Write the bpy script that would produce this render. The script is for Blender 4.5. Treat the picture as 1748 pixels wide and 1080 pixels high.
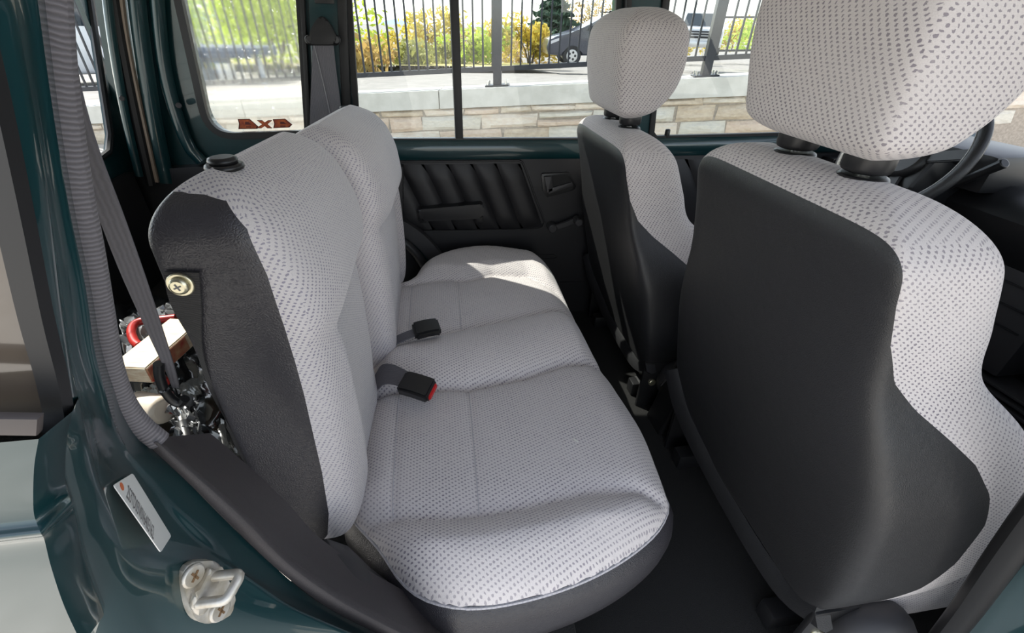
import bpy, bmesh, math, random
import numpy as np
from mathutils import Vector, Matrix, noise
from mathutils.bvhtree import BVHTree
random.seed(7)
rng = np.random.default_rng(7)
for o in list(bpy.data.objects): bpy.data.objects.remove(o)
SC = bpy.context.scene
COL = SC.collection

# ------------------------------------------------------------------ camera
W_, H_, F_ = 1748.0, 1080.0, 760.0
nad = np.array([843 - 874.0, 1700 - 540.0, F_]); nad /= np.linalg.norm(nad)
_vx = 735 - 874.0; _vy = -(_vx * nad[0] + F_ * nad[2]) / nad[1]
Yd = np.array([_vx, _vy, F_]); Yd /= np.linalg.norm(Yd)
Xd = np.cross(Yd, -nad)
ROT = np.array([Xd, Yd, -nad])
CAM = np.array([0, 0, 1.45])
cam = bpy.data.cameras.new('camera'); camo = bpy.data.objects.new('camera', cam); COL.objects.link(camo)
cam.sensor_fit = 'HORIZONTAL'; cam.sensor_width = 36; cam.lens = 36 * F_ / W_
cam.clip_start = 0.02; cam.clip_end = 3000
m = Matrix.Identity(4)
for i, v in enumerate(((1, 0, 0), (0, -1, 0), (0, 0, -1))):
    c = ROT @ np.array(v, float)
    for r in range(3): m[r][i] = c[r]
for r in range(3): m[r][3] = CAM[r]
camo.matrix_world = m
SC.camera = camo

# ------------------------------------------------------------------ sky, sun, exposure
SUN_TO = Vector((-0.50, 0.45, 0.76)).normalized()
world = bpy.data.worlds.new('world'); SC.world = world; world.use_nodes = True
nt = world.node_tree; nt.nodes.clear()
sky = nt.nodes.new('ShaderNodeTexSky'); sky.sky_type = 'NISHITA'; sky.sun_disc = False
sky.sun_elevation = math.asin(SUN_TO.z); sky.sun_rotation = math.atan2(SUN_TO.x, SUN_TO.y)
sky.altitude = 300; sky.air_density = 1.0; sky.dust_density = 0.6; sky.ozone_density = 1.0
bg = nt.nodes.new('ShaderNodeBackground'); bg.inputs[1].default_value = 0.27
wo = nt.nodes.new('ShaderNodeOutputWorld')
hs = nt.nodes.new('ShaderNodeHueSaturation'); hs.inputs['Saturation'].default_value = .40   # thin haze whitens the whole sky
nt.links.new(sky.outputs[0], hs.inputs['Color']); nt.links.new(hs.outputs[0], bg.inputs[0]); nt.links.new(bg.outputs[0], wo.inputs[0])
sl = bpy.data.lights.new('sun', 'SUN'); sl.energy = 5.5; sl.angle = math.radians(0.6); sl.color = (1, 0.95, 0.87)
so = bpy.data.objects.new('sun', sl); COL.objects.link(so); so.rotation_euler = SUN_TO.to_track_quat('Z', 'Y').to_euler()
SC.view_settings.view_transform = 'Standard'; SC.view_settings.look = 'None'
SC.view_settings.exposure = 0.75; SC.view_settings.gamma = 1.0
SC.view_settings.use_curve_mapping = False

# ------------------------------------------------------------------ geometry helpers
def ray(px, py): return ROT @ np.array([px - 874.0, py - 540.0, F_])
def atY(px, py, y): d = ray(px, py); return CAM + d * (y - CAM[1]) / d[1]
def atZ(px, py, z): d = ray(px, py); return CAM + d * (z - CAM[2]) / d[2]
def atX(px, py, x): d = ray(px, py); return CAM + d * (x - CAM[0]) / d[0]
def interp(t, pts):
    return float(np.interp(t, [p[0] for p in pts], [p[1] for p in pts]))
def smooth(t, pts):                         # smooth monotone-ish interpolation (Catmull-Rom)
    xs = [p[0] for p in pts]; ys = [p[1] for p in pts]
    if t <= xs[0]: return ys[0]
    if t >= xs[-1]: return ys[-1]
    i = max(k for k in range(len(xs) - 1) if xs[k] <= t)
    h = xs[i + 1] - xs[i]; u = (t - xs[i]) / h
    def sl_(k):
        if k == 0: return (ys[1] - ys[0]) / (xs[1] - xs[0])
        if k == len(xs) - 1: return (ys[-1] - ys[-2]) / (xs[-1] - xs[-2])
        return (ys[k + 1] - ys[k - 1]) / (xs[k + 1] - xs[k - 1])
    m0, m1 = sl_(i) * h, sl_(i + 1) * h
    return (2*u**3-3*u*u+1)*ys[i] + (u**3-2*u*u+u)*m0 + (-2*u**3+3*u*u)*ys[i+1] + (u**3-u*u)*m1
def spline(pts, n, closed=False):           # resample a polyline as a smooth curve
    P = [np.array(p, float) for p in pts]
    N = len(P); out = []
    segs = N if closed else N - 1
    dense = []
    for i in range(segs):
        p1, p2 = P[i], P[(i + 1) % N]
        p0 = P[i - 1] if (closed or i > 0) else 2 * p1 - p2
        p3 = P[(i + 2) % N] if (closed or i + 2 < N) else 2 * p2 - p1
        for k in range(16):
            t = k / 16
            dense.append(0.5 * ((2*p1) + (-p0+p2)*t + (2*p0-5*p1+4*p2-p3)*t*t + (-p0+3*p1-3*p2+p3)*t**3))
    if not closed: dense.append(P[-1])
    else: dense.append(dense[0])
    D = np.array(dense); L = np.concatenate([[0], np.cumsum(np.linalg.norm(np.diff(D, axis=0), axis=1))])
    tt = np.linspace(0, L[-1], n + 1 if closed else n)
    R = np.stack([np.interp(tt, L, D[:, k]) for k in range(D.shape[1])], 1)
    return R[:-1] if closed else R

def mesh(name, verts, faces, mat=None, parent=None, uvs=None, smooth_=True, sharp=None):
    me = bpy.data.meshes.new(name)
    me.from_pydata([tuple(map(float, v)) for v in verts], [], [tuple(f) for f in faces])
    if isinstance(uvs, str):                # cloth panels: flat pieces cut by the direction they face
        uvl = me.uv_layers.new(name='UVMap'); co = np.array([tuple(map(float, v)) for v in verts]); U = np.empty((len(me.loops), 2), np.float32)
        for p in me.polygons:
            ax = max(range(3), key=lambda k: abs(p.normal[k])); i, j = ((1, 2), (0, 2), (1, 0))[ax]; vi = list(p.vertices)
            U[p.loop_start:p.loop_start + p.loop_total, 0] = co[vi, i]; U[p.loop_start:p.loop_start + p.loop_total, 1] = co[vi, j]
        uvl.data.foreach_set('uv', U.ravel())
    elif uvs is not None:
        uvl = me.uv_layers.new(name='UVMap')
        li = np.empty(len(me.loops), dtype=np.int64); me.loops.foreach_get('vertex_index', li)
        uvl.data.foreach_set('uv', np.asarray(uvs, dtype=np.float32)[li].ravel())
    if smooth_:
        me.polygons.foreach_set('use_smooth', [True] * len(me.polygons))
        if sharp: me.set_sharp_from_angle(angle=math.radians(sharp))
    if mat: me.materials.append(mat)
    me.update()
    o = bpy.data.objects.new(name, me); COL.objects.link(o)
    if parent: o.parent = parent
    return o
def from_bm(name, bm, mat=None, parent=None, smooth_=True, sharp=35):
    bmesh.ops.recalc_face_normals(bm, faces=bm.faces)
    me = bpy.data.meshes.new(name); bm.to_mesh(me); bm.free()
    if smooth_:
        me.polygons.foreach_set('use_smooth', [True] * len(me.polygons))
        if sharp: me.set_sharp_from_angle(angle=math.radians(sharp))
    if mat: me.materials.append(mat)
    o = bpy.data.objects.new(name, me); COL.objects.link(o)
    if parent: o.parent = parent
    return o
def box(name, lo, hi, mat, parent=None, bev=0.004, seg=2, xf=None):
    bm = bmesh.new(); bmesh.ops.create_cube(bm, size=1)
    lo, hi = np.array(lo, float), np.array(hi, float)
    for v in bm.verts:
        v.co = Vector([(lo[k] + hi[k]) / 2 + v.co[k] * (hi[k] - lo[k]) for k in range(3)])
    if bev: bmesh.ops.bevel(bm, geom=bm.edges[:], offset=bev, segments=seg, affect='EDGES', profile=0.6)
    if xf is not None: bm.transform(xf)
    return from_bm(name, bm, mat, parent)
def prism(name, loop3, depth, mat, parent=None, bev=0.0, seg=2, sharp=35):
    """closed planar 3D loop extruded by the vector depth"""
    bm = bmesh.new()
    a = [bm.verts.new(tuple(map(float, p))) for p in loop3]
    b = [bm.verts.new(tuple(map(float, np.array(p) + np.array(depth)))) for p in loop3]
    bm.faces.new(a); bm.faces.new(b[::-1])
    n = len(a)
    for i in range(n): bm.faces.new((a[i], b[i], b[(i + 1) % n], a[(i + 1) % n]))
    if bev:
        cap = [e for e in bm.edges if (e.verts[0] in a) == (e.verts[1] in a)]
        bmesh.ops.bevel(bm, geom=cap, offset=bev, segments=seg, affect='EDGES', profile=0.6)
    return from_bm(name, bm, mat, parent, sharp=sharp)
def grid(P, closed_c=False):
    """P[r][c] -> verts, quads, uvs in metres"""
    P = np.array(P, float)
    if closed_c: P = np.concatenate([P, P[:, :1]], 1)
    R, C_ = P.shape[:2]
    du = np.concatenate([np.zeros((R, 1)), np.cumsum(np.linalg.norm(np.diff(P, axis=1), axis=2), 1)], 1)
    du = du - du.mean(1, keepdims=True)
    dv = np.concatenate([np.zeros((1, C_)), np.cumsum(np.linalg.norm(np.diff(P, axis=0), axis=2), 0)], 0)
    dvm = np.repeat(dv.mean(1, keepdims=True), C_, 1)
    uv = np.stack([du, dvm], 2).reshape(-1, 2)
    V = P.reshape(-1, 3); Fc = []
    for r in range(R - 1):
        for c in range(C_ - 1):
            i = r * C_ + c; Fc.append((i, i + 1, i + C_ + 1, i + C_))
    return V, Fc, uv
def isocut(V, Fc, uv, f, keep):
    """keep the side of a mesh where sign*f > 0, cut cleanly along f = 0"""
    f = np.asarray(f) * keep
    nv, nu, vm, em, out = [], [], {}, {}, []
    def gv(i):
        if i not in vm: vm[i] = len(nv); nv.append(V[i]); nu.append(uv[i])
        return vm[i]
    def ge(i, j):
        k = (min(i, j), max(i, j))
        if k not in em:
            t = f[i] / (f[i] - f[j]); em[k] = len(nv)
            nv.append(V[i] + (V[j] - V[i]) * t); nu.append(uv[i] + (uv[j] - uv[i]) * t)
        return em[k]
    for q in Fc:
        s = [f[i] > 0 for i in q]
        if all(s): out.append([gv(i) for i in q]); continue
        if not any(s): continue
        p = []
        for a in range(len(q)):
            i, j = q[a], q[(a + 1) % len(q)]
            if f[i] > 0: p.append(gv(i))
            if (f[i] > 0) != (f[j] > 0): p.append(ge(i, j))
        if len(p) >= 3: out.append(p)
    return np.array(nv), out, np.array(nu)
def frames(path, closed=False, ref=(0, 0, 1)):
    P = np.array(path, float); n = len(P)
    T = np.roll(P, -1, 0) - np.roll(P, 1, 0) if closed else np.gradient(P, axis=0)
    T /= np.linalg.norm(T, axis=1, keepdims=True)
    ref = np.array(ref, float)
    N = np.cross(T, ref); bad = np.linalg.norm(N, axis=1) < 1e-4
    if bad.any(): N[bad] = np.cross(T[bad], np.array([0.31, 0.72, 0.4]))
    N /= np.linalg.norm(N, axis=1, keepdims=True)
    B = np.cross(N, T)
    return P, T, N, B
def sweep(name, path, prof, mat, parent=None, closed=False, ref=(0, 0, 1), smooth_=True, sharp=40, scale=None):
    """profile (list of (n,b)) swept along a path; uv = (along, around) metres"""
    P, T, N, B = frames(path, closed, ref)
    k = len(prof); rows = []
    for i in range(len(P)):
        s = 1 if scale is None else scale[i]
        rows.append([P[i] + s * (a * N[i] + b * B[i]) for a, b in prof])
    if closed: rows.append(rows[0])
    V, Fc, uv = grid(rows, True)
    Fc = [tuple(reversed(q)) for q in Fc]
    V = list(V); uv = list(uv)
    if not closed:
        for idx in (0, len(rows) - 1):
            base = len(V); V += list(rows[idx]); uv += [(0, 0)] * k
            Fc.append(list(range(base, base + k))[:: (1 if idx == 0 else -1)])
    return mesh(name, V, Fc, mat, parent, uv, smooth_, sharp)
def circ(r, n=10, a=1.0): return [(r * math.cos(2*math.pi*i/n), a * r * math.sin(2*math.pi*i/n)) for i in range(n)]
def tube(name, path, r, mat, parent=None, closed=False, n=10, **k): return sweep(name, path, circ(r, n), mat, parent, closed, **k)
def rect(w, t): return [(-w/2, -t/2), (w/2, -t/2), (w/2, t/2), (-w/2, t/2)]
def rod(name, a, b, r, mat, parent=None, n=14, bev=0.0, r2=None):
    """capped cylinder between two points"""
    a, b = np.array(a, float), np.array(b, float); d = (b - a) / np.linalg.norm(b - a); r2 = r if r2 is None else r2
    if bev:
        pts = [a, a + d * bev * .3, a + d * bev, b - d * bev, b - d * bev * .3, b]; sc = [1 - bev / r, 1 - .3 * bev / r, 1, r2 / r, r2 / r - .3 * bev / r, r2 / r - bev / r]
    else: pts, sc = [a, b], [1, r2 / r]
    return sweep(name, pts, circ(r, n), mat, parent, ref=(0.13, 0.27, 0.95), scale=sc, sharp=45)
def ribbon(name, L, R, thick, nrm, mat, parent=None):
    """flat strap between two edge curves, with thickness"""
    n = np.array(nrm, float) * thick
    rows = [[l, r, r + n, l + n] for l, r in zip(np.array(L, float), np.array(R, float))]
    V, Fc, uv = grid(rows, True); V = list(V); uv = list(uv); k = 5
    last = (len(rows) - 1) * k
    Fc += [(0, 1, 2, 3), (last + 3, last + 2, last + 1, last)]
    o = mesh(name, V, Fc, mat, parent, uv, True, 40); return o
def sd_poly(p, poly):
    """signed distance (negative inside) of points p (n,2) to polygon"""
    p = np.asarray(p); d = np.full(len(p), 1e9); ins = np.zeros(len(p), bool)
    n = len(poly)
    for i in range(n):
        a, b = poly[i], poly[(i + 1) % n]; e = b - a; w = p - a
        t = np.clip((w @ e) / (e @ e), 0, 1); q = w - t[:, None] * e
        d = np.minimum(d, (q ** 2).sum(1))
        c = ((a[1] > p[:, 1]) != (b[1] > p[:, 1]))
        with np.errstate(divide='ignore', invalid='ignore'):
            xx = a[0] + (p[:, 1] - a[1]) / (b[1] - a[1]) * e[0]
        ins ^= c & (p[:, 0] < xx)
    return np.sqrt(d) * np.where(ins, -1, 1)
def d_line(p, pts):
    p = np.asarray(p); d = np.full(len(p), 1e9)
    for a, b in zip(pts[:-1], pts[1:]):
        a, b = np.array(a), np.array(b); e = b - a; w = p - a
        t = np.clip((w @ e) / (e @ e), 0, 1); q = w - t[:, None] * e
        d = np.minimum(d, np.sqrt((q ** 2).sum(1)))
    return d
def empty(name, loc=(0, 0, 0)):
    o = bpy.data.objects.new(name, None); COL.objects.link(o); o.empty_display_size = 0.05
    return o
def tag(o, label=None, cat=None, group=None, kind=None):
    if label: o['label'] = label
    if cat: o['category'] = cat
    if group: o['group'] = group
    if kind: o['kind'] = kind
    return o
def thing(name, label, cat, group=None): return tag(empty(name), label, cat, group)
def struct(name, label=None):
    return tag(empty(name), label, None, None, 'structure')
def copy_tree(o, parent=None):
    c = o.copy(); COL.objects.link(c)
    if parent: c.parent = parent
    for ch in list(o.children): copy_tree(ch, c)
    return c

# ------------------------------------------------------------------ materials
def mat(name, col, rough=0.5, metal=0.0, coat=0.0, spec=0.5):
    M = bpy.data.materials.new(name); M.use_nodes = True
    b = M.node_tree.nodes['Principled BSDF']
    b.inputs['Base Color'].default_value = (*col, 1); b.inputs['Roughness'].default_value = rough
    b.inputs['Metallic'].default_value = metal; b.inputs['Coat Weight'].default_value = coat
    b.inputs['Coat Roughness'].default_value = 0.04; b.inputs['Specular IOR Level'].default_value = spec
    return M
def nodes(M): return M.node_tree.nodes, M.node_tree.links, M.node_tree.nodes['Principled BSDF']
def math_(N, L, op, a, b=None, c=None):
    n = N.new('ShaderNodeMath'); n.operation = op
    for i, v in enumerate((a, b, c)):
        if v is None: continue
        if isinstance(v, (int, float)): n.inputs[i].default_value = v
        else: L.new(v, n.inputs[i])
    return n.outputs[0]
def mixc(N, L, fac, a, b):
    n = N.new('ShaderNodeMix'); n.data_type = 'RGBA'
    if isinstance(fac, (int, float)): n.inputs[0].default_value = fac
    else: L.new(fac, n.inputs[0])
    for i, v in ((6, a), (7, b)):
        if isinstance(v, tuple): n.inputs[i].default_value = (*v, 1)
        else: L.new(v, n.inputs[i])
    return n.outputs[2]
def add_noise(M, scale, c1, c2, bump=0.0, detail=5, dist=0.002, coords='Object', stretch=None, lo=.35, hi=.65):
    N, L, b = nodes(M)
    tc = N.new('ShaderNodeTexCoord'); no = N.new('ShaderNodeTexNoise')
    no.inputs['Scale'].default_value = scale; no.inputs['Detail'].default_value = detail
    src = tc.outputs[coords]
    if stretch:
        mp = N.new('ShaderNodeMapping'); mp.inputs['Scale'].default_value = stretch; L.new(src, mp.inputs[0]); src = mp.outputs[0]
    L.new(src, no.inputs['Vector'])
    mr = N.new('ShaderNodeMapRange'); mr.inputs[1].default_value = lo; mr.inputs[2].default_value = hi
    L.new(no.outputs[0], mr.inputs[0])
    L.new(mixc(N, L, mr.outputs[0], c1, c2), b.inputs['Base Color'])
    if bump:
        bp = N.new('ShaderNodeBump'); bp.inputs['Strength'].default_value = bump; bp.inputs['Distance'].default_value = dist
        L.new(no.outputs[0], bp.inputs['Height']); L.new(bp.outputs[0], b.inputs['Normal'])
    return M

def fabric_material(name, base, dot, pu, pv, thr=0.25, soft=.25, skew=0.0):
    """woven upholstery: staggered small dashes on a pale ground, in metres of cloth (uv)"""
    M = mat(name, base, 0.9, spec=0.2); N, L, b = nodes(M)
    b.inputs['Sheen Weight'].default_value = 0.25; b.inputs['Sheen Roughness'].default_value = 0.4
    uv = N.new('ShaderNodeUVMap'); sp = N.new('ShaderNodeSeparateXYZ'); L.new(uv.outputs[0], sp.inputs[0])
    no = N.new('ShaderNodeTexNoise'); no.inputs['Scale'].default_value = 260; L.new(uv.outputs[0], no.inputs['Vector'])
    jit = math_(N, L, 'MULTIPLY', math_(N, L, 'SUBTRACT', no.outputs[0], 0.5), 0.0035)
    u = math_(N, L, 'ADD', sp.outputs[0], jit); v = math_(N, L, 'ADD', sp.outputs[1], jit)
    if skew: u = math_(N, L, 'MULTIPLY_ADD', v, skew, u)
    su = math_(N, L, 'SINE', math_(N, L, 'MULTIPLY', u, 2 * math.pi / pu))
    sv = math_(N, L, 'SINE', math_(N, L, 'MULTIPLY', v, 2 * math.pi / pv))
    pr = math_(N, L, 'MULTIPLY', su, sv)
    mr = N.new('ShaderNodeMapRange'); mr.interpolation_type = 'SMOOTHSTEP'
    mr.inputs[1].default_value = thr; mr.inputs[2].default_value = thr + soft; L.new(pr, mr.inputs[0])
    n2 = N.new('ShaderNodeTexNoise'); n2.inputs['Scale'].default_value = 7; L.new(uv.outputs[0], n2.inputs['Vector'])
    wear = N.new('ShaderNodeMapRange'); wear.inputs[1].default_value = .3; wear.inputs[2].default_value = .7
    wear.inputs[3].default_value = .55; wear.inputs[4].default_value = 1.0; L.new(n2.outputs[0], wear.inputs[0])
    n3 = N.new('ShaderNodeTexNoise'); n3.inputs['Scale'].default_value = 900; n3.inputs['Detail'].default_value = 2; L.new(uv.outputs[0], n3.inputs['Vector'])
    ground = mixc(N, L, n3.outputs[0], tuple(x * .82 for x in base), tuple(min(1, x * 1.16) for x in base))
    L.new(mixc(N, L, math_(N, L, 'MULTIPLY', mr.outputs[0], wear.outputs[0]), ground, dot), b.inputs['Base Color'])
    bp = N.new('ShaderNodeBump'); bp.inputs['Strength'].default_value = .35; bp.inputs['Distance'].default_value = .001
    L.new(math_(N, L, 'SUBTRACT', n3.outputs[0], mr.outputs[0]), bp.inputs['Height']); L.new(bp.outputs[0], b.inputs['Normal'])
    return M
def vinyl_material(name, col, rough, scale=420, bump=.35):
    M = mat(name, col, rough); N, L, b = nodes(M)
    tc = N.new('ShaderNodeTexCoord'); vo = N.new('ShaderNodeTexVoronoi'); vo.feature = 'DISTANCE_TO_EDGE'
    vo.inputs['Scale'].default_value = scale
    nz = N.new('ShaderNodeTexNoise'); nz.inputs['Scale'].default_value = 60; L.new(tc.outputs['Object'], nz.inputs['Vector'])
    L.new(mixc(N, L, .012, tc.outputs['Object'], nz.outputs[1]), vo.inputs['Vector'])
    n2 = N.new('ShaderNodeTexNoise'); n2.inputs['Scale'].default_value = 22; n2.inputs['Detail'].default_value = 4; L.new(tc.outputs['Object'], n2.inputs['Vector'])
    h = math_(N, L, 'ADD', math_(N, L, 'MULTIPLY', vo.outputs[0], 1.0), math_(N, L, 'MULTIPLY', n2.outputs[0], 1.6))
    bp = N.new('ShaderNodeBump'); bp.inputs['Strength'].default_value = bump; bp.inputs['Distance'].default_value = .0015
    L.new(h, bp.inputs['Height']); L.new(bp.outputs[0], b.inputs['Normal'])
    return M
def ribbed_material(name, col, pitch, depth=.002, axis=1, rough=.8, dark=.6):
    M = mat(name, col, rough); N, L, b = nodes(M)
    uv = N.new('ShaderNodeUVMap'); sp = N.new('ShaderNodeSeparateXYZ'); L.new(uv.outputs[0], sp.inputs[0])
    nz = N.new('ShaderNodeTexNoise'); nz.inputs['Scale'].default_value = 120; L.new(uv.outputs[0], nz.inputs['Vector'])
    v = math_(N, L, 'ADD', sp.outputs[axis], math_(N, L, 'MULTIPLY', nz.outputs[0], pitch * .7))
    s = math_(N, L, 'SINE', math_(N, L, 'MULTIPLY', v, 2 * math.pi / pitch))
    f = math_(N, L, 'MULTIPLY_ADD', s, .5, .5)
    L.new(mixc(N, L, f, tuple(c * dark for c in col), col), b.inputs['Base Color'])
    bp = N.new('ShaderNodeBump'); bp.inputs['Strength'].default_value = .7; bp.inputs['Distance'].default_value = depth
    L.new(f, bp.inputs['Height']); L.new(bp.outputs[0], b.inputs['Normal'])
    return M
def glass_material(name, tint=(.9, .93, .92), gloss=.09, rough=0.0):
    M = bpy.data.materials.new(name); M.use_nodes = True; N = M.node_tree.nodes; L = M.node_tree.links; N.clear()
    t = N.new('ShaderNodeBsdfTransparent'); t.inputs[0].default_value = (*tint, 1)
    g = N.new('ShaderNodeBsdfGlossy'); g.inputs['Roughness'].default_value = rough
    lw = N.new('ShaderNodeLayerWeight'); lw.inputs[0].default_value = .5
    fr_ = math_(N, L, 'MULTIPLY_ADD', math_(N, L, 'POWER', lw.outputs['Facing'], 5.0), .90, .035)
    mx = N.new('ShaderNodeMixShader'); o = N.new('ShaderNodeOutputMaterial')
    L.new(fr_, mx.inputs[0]); L.new(t.outputs[0], mx.inputs[1]); L.new(g.outputs[0], mx.inputs[2]); L.new(mx.outputs[0], o.inputs[0])
    return M
def dirty_glass_material(name):
    """hazy, rain-spotted pane: part clear, part scattering refraction"""
    M = bpy.data.materials.new(name); M.use_nodes = True; N = M.node_tree.nodes; L = M.node_tree.links; N.clear()
    t = N.new('ShaderNodeBsdfTransparent'); t.inputs[0].default_value = (.9, .92, .88, 1)
    r = N.new('ShaderNodeBsdfRefraction'); r.inputs['Color'].default_value = (.97, .98, .95, 1); r.inputs['IOR'].default_value = 1.12; r.inputs['Roughness'].default_value = .11
    mx = N.new('ShaderNodeMixShader'); mx.inputs[0].default_value = .8
    d = N.new('ShaderNodeBsdfTranslucent'); d.inputs[0].default_value = (.9, .9, .86, 1)
    tc = N.new('ShaderNodeTexCoord'); no = N.new('ShaderNodeTexNoise'); no.inputs['Scale'].default_value = 90; no.inputs['Detail'].default_value = 3
    L.new(tc.outputs['Object'], no.inputs['Vector'])
    mr = N.new('ShaderNodeMapRange'); mr.inputs[1].default_value = .68; mr.inputs[2].default_value = .75; mr.inputs[3].default_value = .04; mr.inputs[4].default_value = .5
    L.new(no.outputs[0], mr.inputs[0])
    m2 = N.new('ShaderNodeMixShader'); o = N.new('ShaderNodeOutputMaterial')
    L.new(t.outputs[0], mx.inputs[1]); L.new(r.outputs[0], mx.inputs[2])
    L.new(mr.outputs[0], m2.inputs[0]); L.new(mx.outputs[0], m2.inputs[1]); L.new(d.outputs[0], m2.inputs[2]); L.new(m2.outputs[0], o.inputs[0])
    return M

FAB = fabric_material('grey_dotted_fabric', (.54, .50, .485), (.17, .15, .175), .0092, .0080, .36, .3, .6)
FABS = fabric_material('grey_dashed_fabric', (.66, .615, .605), (.26, .235, .27), .0074, .0115, .34, .3, .25)
FABP = fabric_material('grey_plain_fabric', (.52, .50, .51), (.40, .38, .42), .010, .008, .2, .5)
VIN = vinyl_material('black_vinyl', (.020, .020, .0215), .42)
VIND = vinyl_material('charcoal_vinyl', (.034, .032, .037), .40, 300, .5)
VINP = vinyl_material('black_panel_vinyl', (.011, .0105, .012), .5, 500, .15)
PAINT = mat('teal_green_paint', (.0025, .032, .037), .38, .15, .85)
PLAST = mat('black_plastic', (.010, .010, .011), .38)
PLASTG = mat('grey_black_plastic', (.032, .031, .033), .5)
PLASTR = add_noise(mat('charcoal_trim_plastic', (.05, .043, .045), .6), 900, (.04, .035, .037), (.06, .052, .055), .25)
RUB = mat('black_rubber', (.008, .008, .009), .5)
SEALM = ribbed_material('ribbed_grey_seal', (.21, .195, .21), .0030, .001, 1, .85)
WEB = ribbed_material('grey_seat_belt_webbing', (.13, .125, .14), .0045, .0006, 0, .6, .8)
WEBB = ribbed_material('black_strap_webbing', (.035, .033, .034), .0028, .0009, 1, .7, .6)
CARPET = add_noise(mat('black_carpet', (.008, .008, .008), .95), 700, (.004, .004, .004), (.016, .015, .0145), .9, dist=.004)
GLASS = glass_material('window_glass', (.885, .91, .90))
HAZY = dirty_glass_material('hazy_window_glass')
TINT = mat('tinted_quarter_glass', (.09, .072, .056), .10, 0.0, .8)
ZINC = add_noise(mat('cast_metal', (.62, .60, .54), .42, .55), 60, (.66, .64, .60), (.45, .40, .32), .2)
STEEL = mat('polished_steel', (.7, .69, .66), .25, 1.0)
BRASS = mat('yellow_zinc_steel', (.62, .58, .42), .3, .9)
RED = mat('red_plastic', (.55, .012, .015), .4)
REDH = mat('red_painted_tool', (.42, .025, .02), .35)
THREAD = mat('pale_stitching', (.55, .54, .55), .8)
WHITE = mat('white_plastic', (.78, .77, .72), .5)
LABELM = mat('white_foil_label', (.74, .74, .72), .35)
INK = mat('grey_print', (.16, .15, .15), .6)
ORANGE = mat('orange_dot', (.62, .15, .05), .5)
DECAL = add_noise(mat('orange_red_decal', (.45, .075, .012), .4), 60, (.30, .035, .008), (.62, .13, .02))
DECALD = mat('dark_red_decal_edge', (.12, .012, .006), .5)

# ================================================================== OUTSIDE: ground, wall, fence, road
GROUND = add_noise(mat('pale_concrete_paving', (.52, .49, .44), .85), 6, (.47, .44, .39), (.57, .54, .49), .2)
ASPH = add_noise(mat('worn_asphalt', (.27, .255, .235), .9), 2.5, (.23, .215, .20), (.31, .29, .27), .2)
SIDEW = add_noise(mat('pale_sidewalk_concrete', (.44, .385, .31), .9), 5, (.39, .345, .275), (.49, .43, .35), .1)
COPE = add_noise(mat('cast_concrete_coping', (.58, .565, .515), .85), 8, (.54, .525, .475), (.62, .605, .555), .3)
MORTAR = add_noise(mat('grey_brown_mortar', (.36, .31, .26), .95), 40, (.31, .27, .22), (.42, .36, .30), .4)
IRON = mat('black_iron_paint', (.012, .014, .022), .4)
BARK = add_noise(mat('tree_bark', (.12, .085, .06), .9), 8, (.08, .06, .045), (.17, .125, .09), .5)

def zb(x): return .575 + .072 * x          # underside of the coping along the sloping wall
def wy(x): return 6.0 - .22 * x            # wall line
wdir = Vector((1, -.22, .072)).normalized(); wn = Vector((-.22, -1, 0)).normalized()   # wn points to the car
COPH = .20

yard = mesh('ground', [(-30, -25, 0), (30, -25, 0), (30, 8, 0), (-30, 14, 0)], [(0, 1, 2, 3)], GROUND)
tag(yard, 'pale concrete ground the car is parked on', kind='structure')
def terr(x, y):
    d = y - wy(x); t = min(1, max(0, d / 40))
    return (zb(x) + COPH - .03) * (1 - t) ** 2 + (-.9) * (1 - (1 - t) ** 2) if d < 40 else -.9
xs = np.linspace(-14, 16, 31); rows = []
for d in (0.15, .8, 1.6, 1.61, 3, 6, 9, 12, 16, 20, 26, 33, 40, 60, 120, 500):
    rows.append([(x * (1 + d / 8), wy(x) + d if d < 30 else 6 + d, terr(x, wy(x) + min(d, 39.9))) for x in xs])
V, Fc, uv = grid(rows[:3]); o = mesh('sidewalk', V, [tuple(reversed(q)) for q in Fc], SIDEW, None, uv); tag(o, kind='structure')
V, Fc, uv = grid(rows[2:]); o = mesh('road', V, [tuple(reversed(q)) for q in Fc], ASPH, None, uv); tag(o, kind='structure')

# --- stone retaining wall: each stone its own piece
sw = tag(empty('stone_retaining_wall'), 'buff ashlar stone retaining wall with pale concrete coping', 'wall')
def wp(s, h, out=0.0):                     # wall point: s along x, h below the coping underside, out towards the car
    return Vector((s, wy(s), zb(s) - h)) + wn * out
core = []
for s in (-9, 8):
    core += [wp(s, 0, 0), wp(s, 1.2, 0), wp(s, 1.2, -.22), wp(s, 0, -.22)]
mesh('mortar_core', core, [(0, 1, 5, 4), (1, 2, 6, 5), (2, 3, 7, 6), (3, 0, 4, 7), (0, 3, 2, 1), (4, 5, 6, 7)], MORTAR, sw, None, False)
stone_mats = []
for i, (a, b) in enumerate((((.64, .54, .41), (.50, .41, .31)), ((.60, .47, .37), (.70, .58, .46)), ((.58, .55, .48), (.70, .66, .57)), ((.68, .61, .50), (.54, .46, .36)), ((.66, .55, .45), (.74, .68, .58)))):
    M = mat('buff_sandstone_%d' % i, a, .9); add_noise(M, 16, a, b, .9, 8, .02, 'Object', (1, 1, 2.2), .3, .7); stone_mats.append(M)
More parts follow.
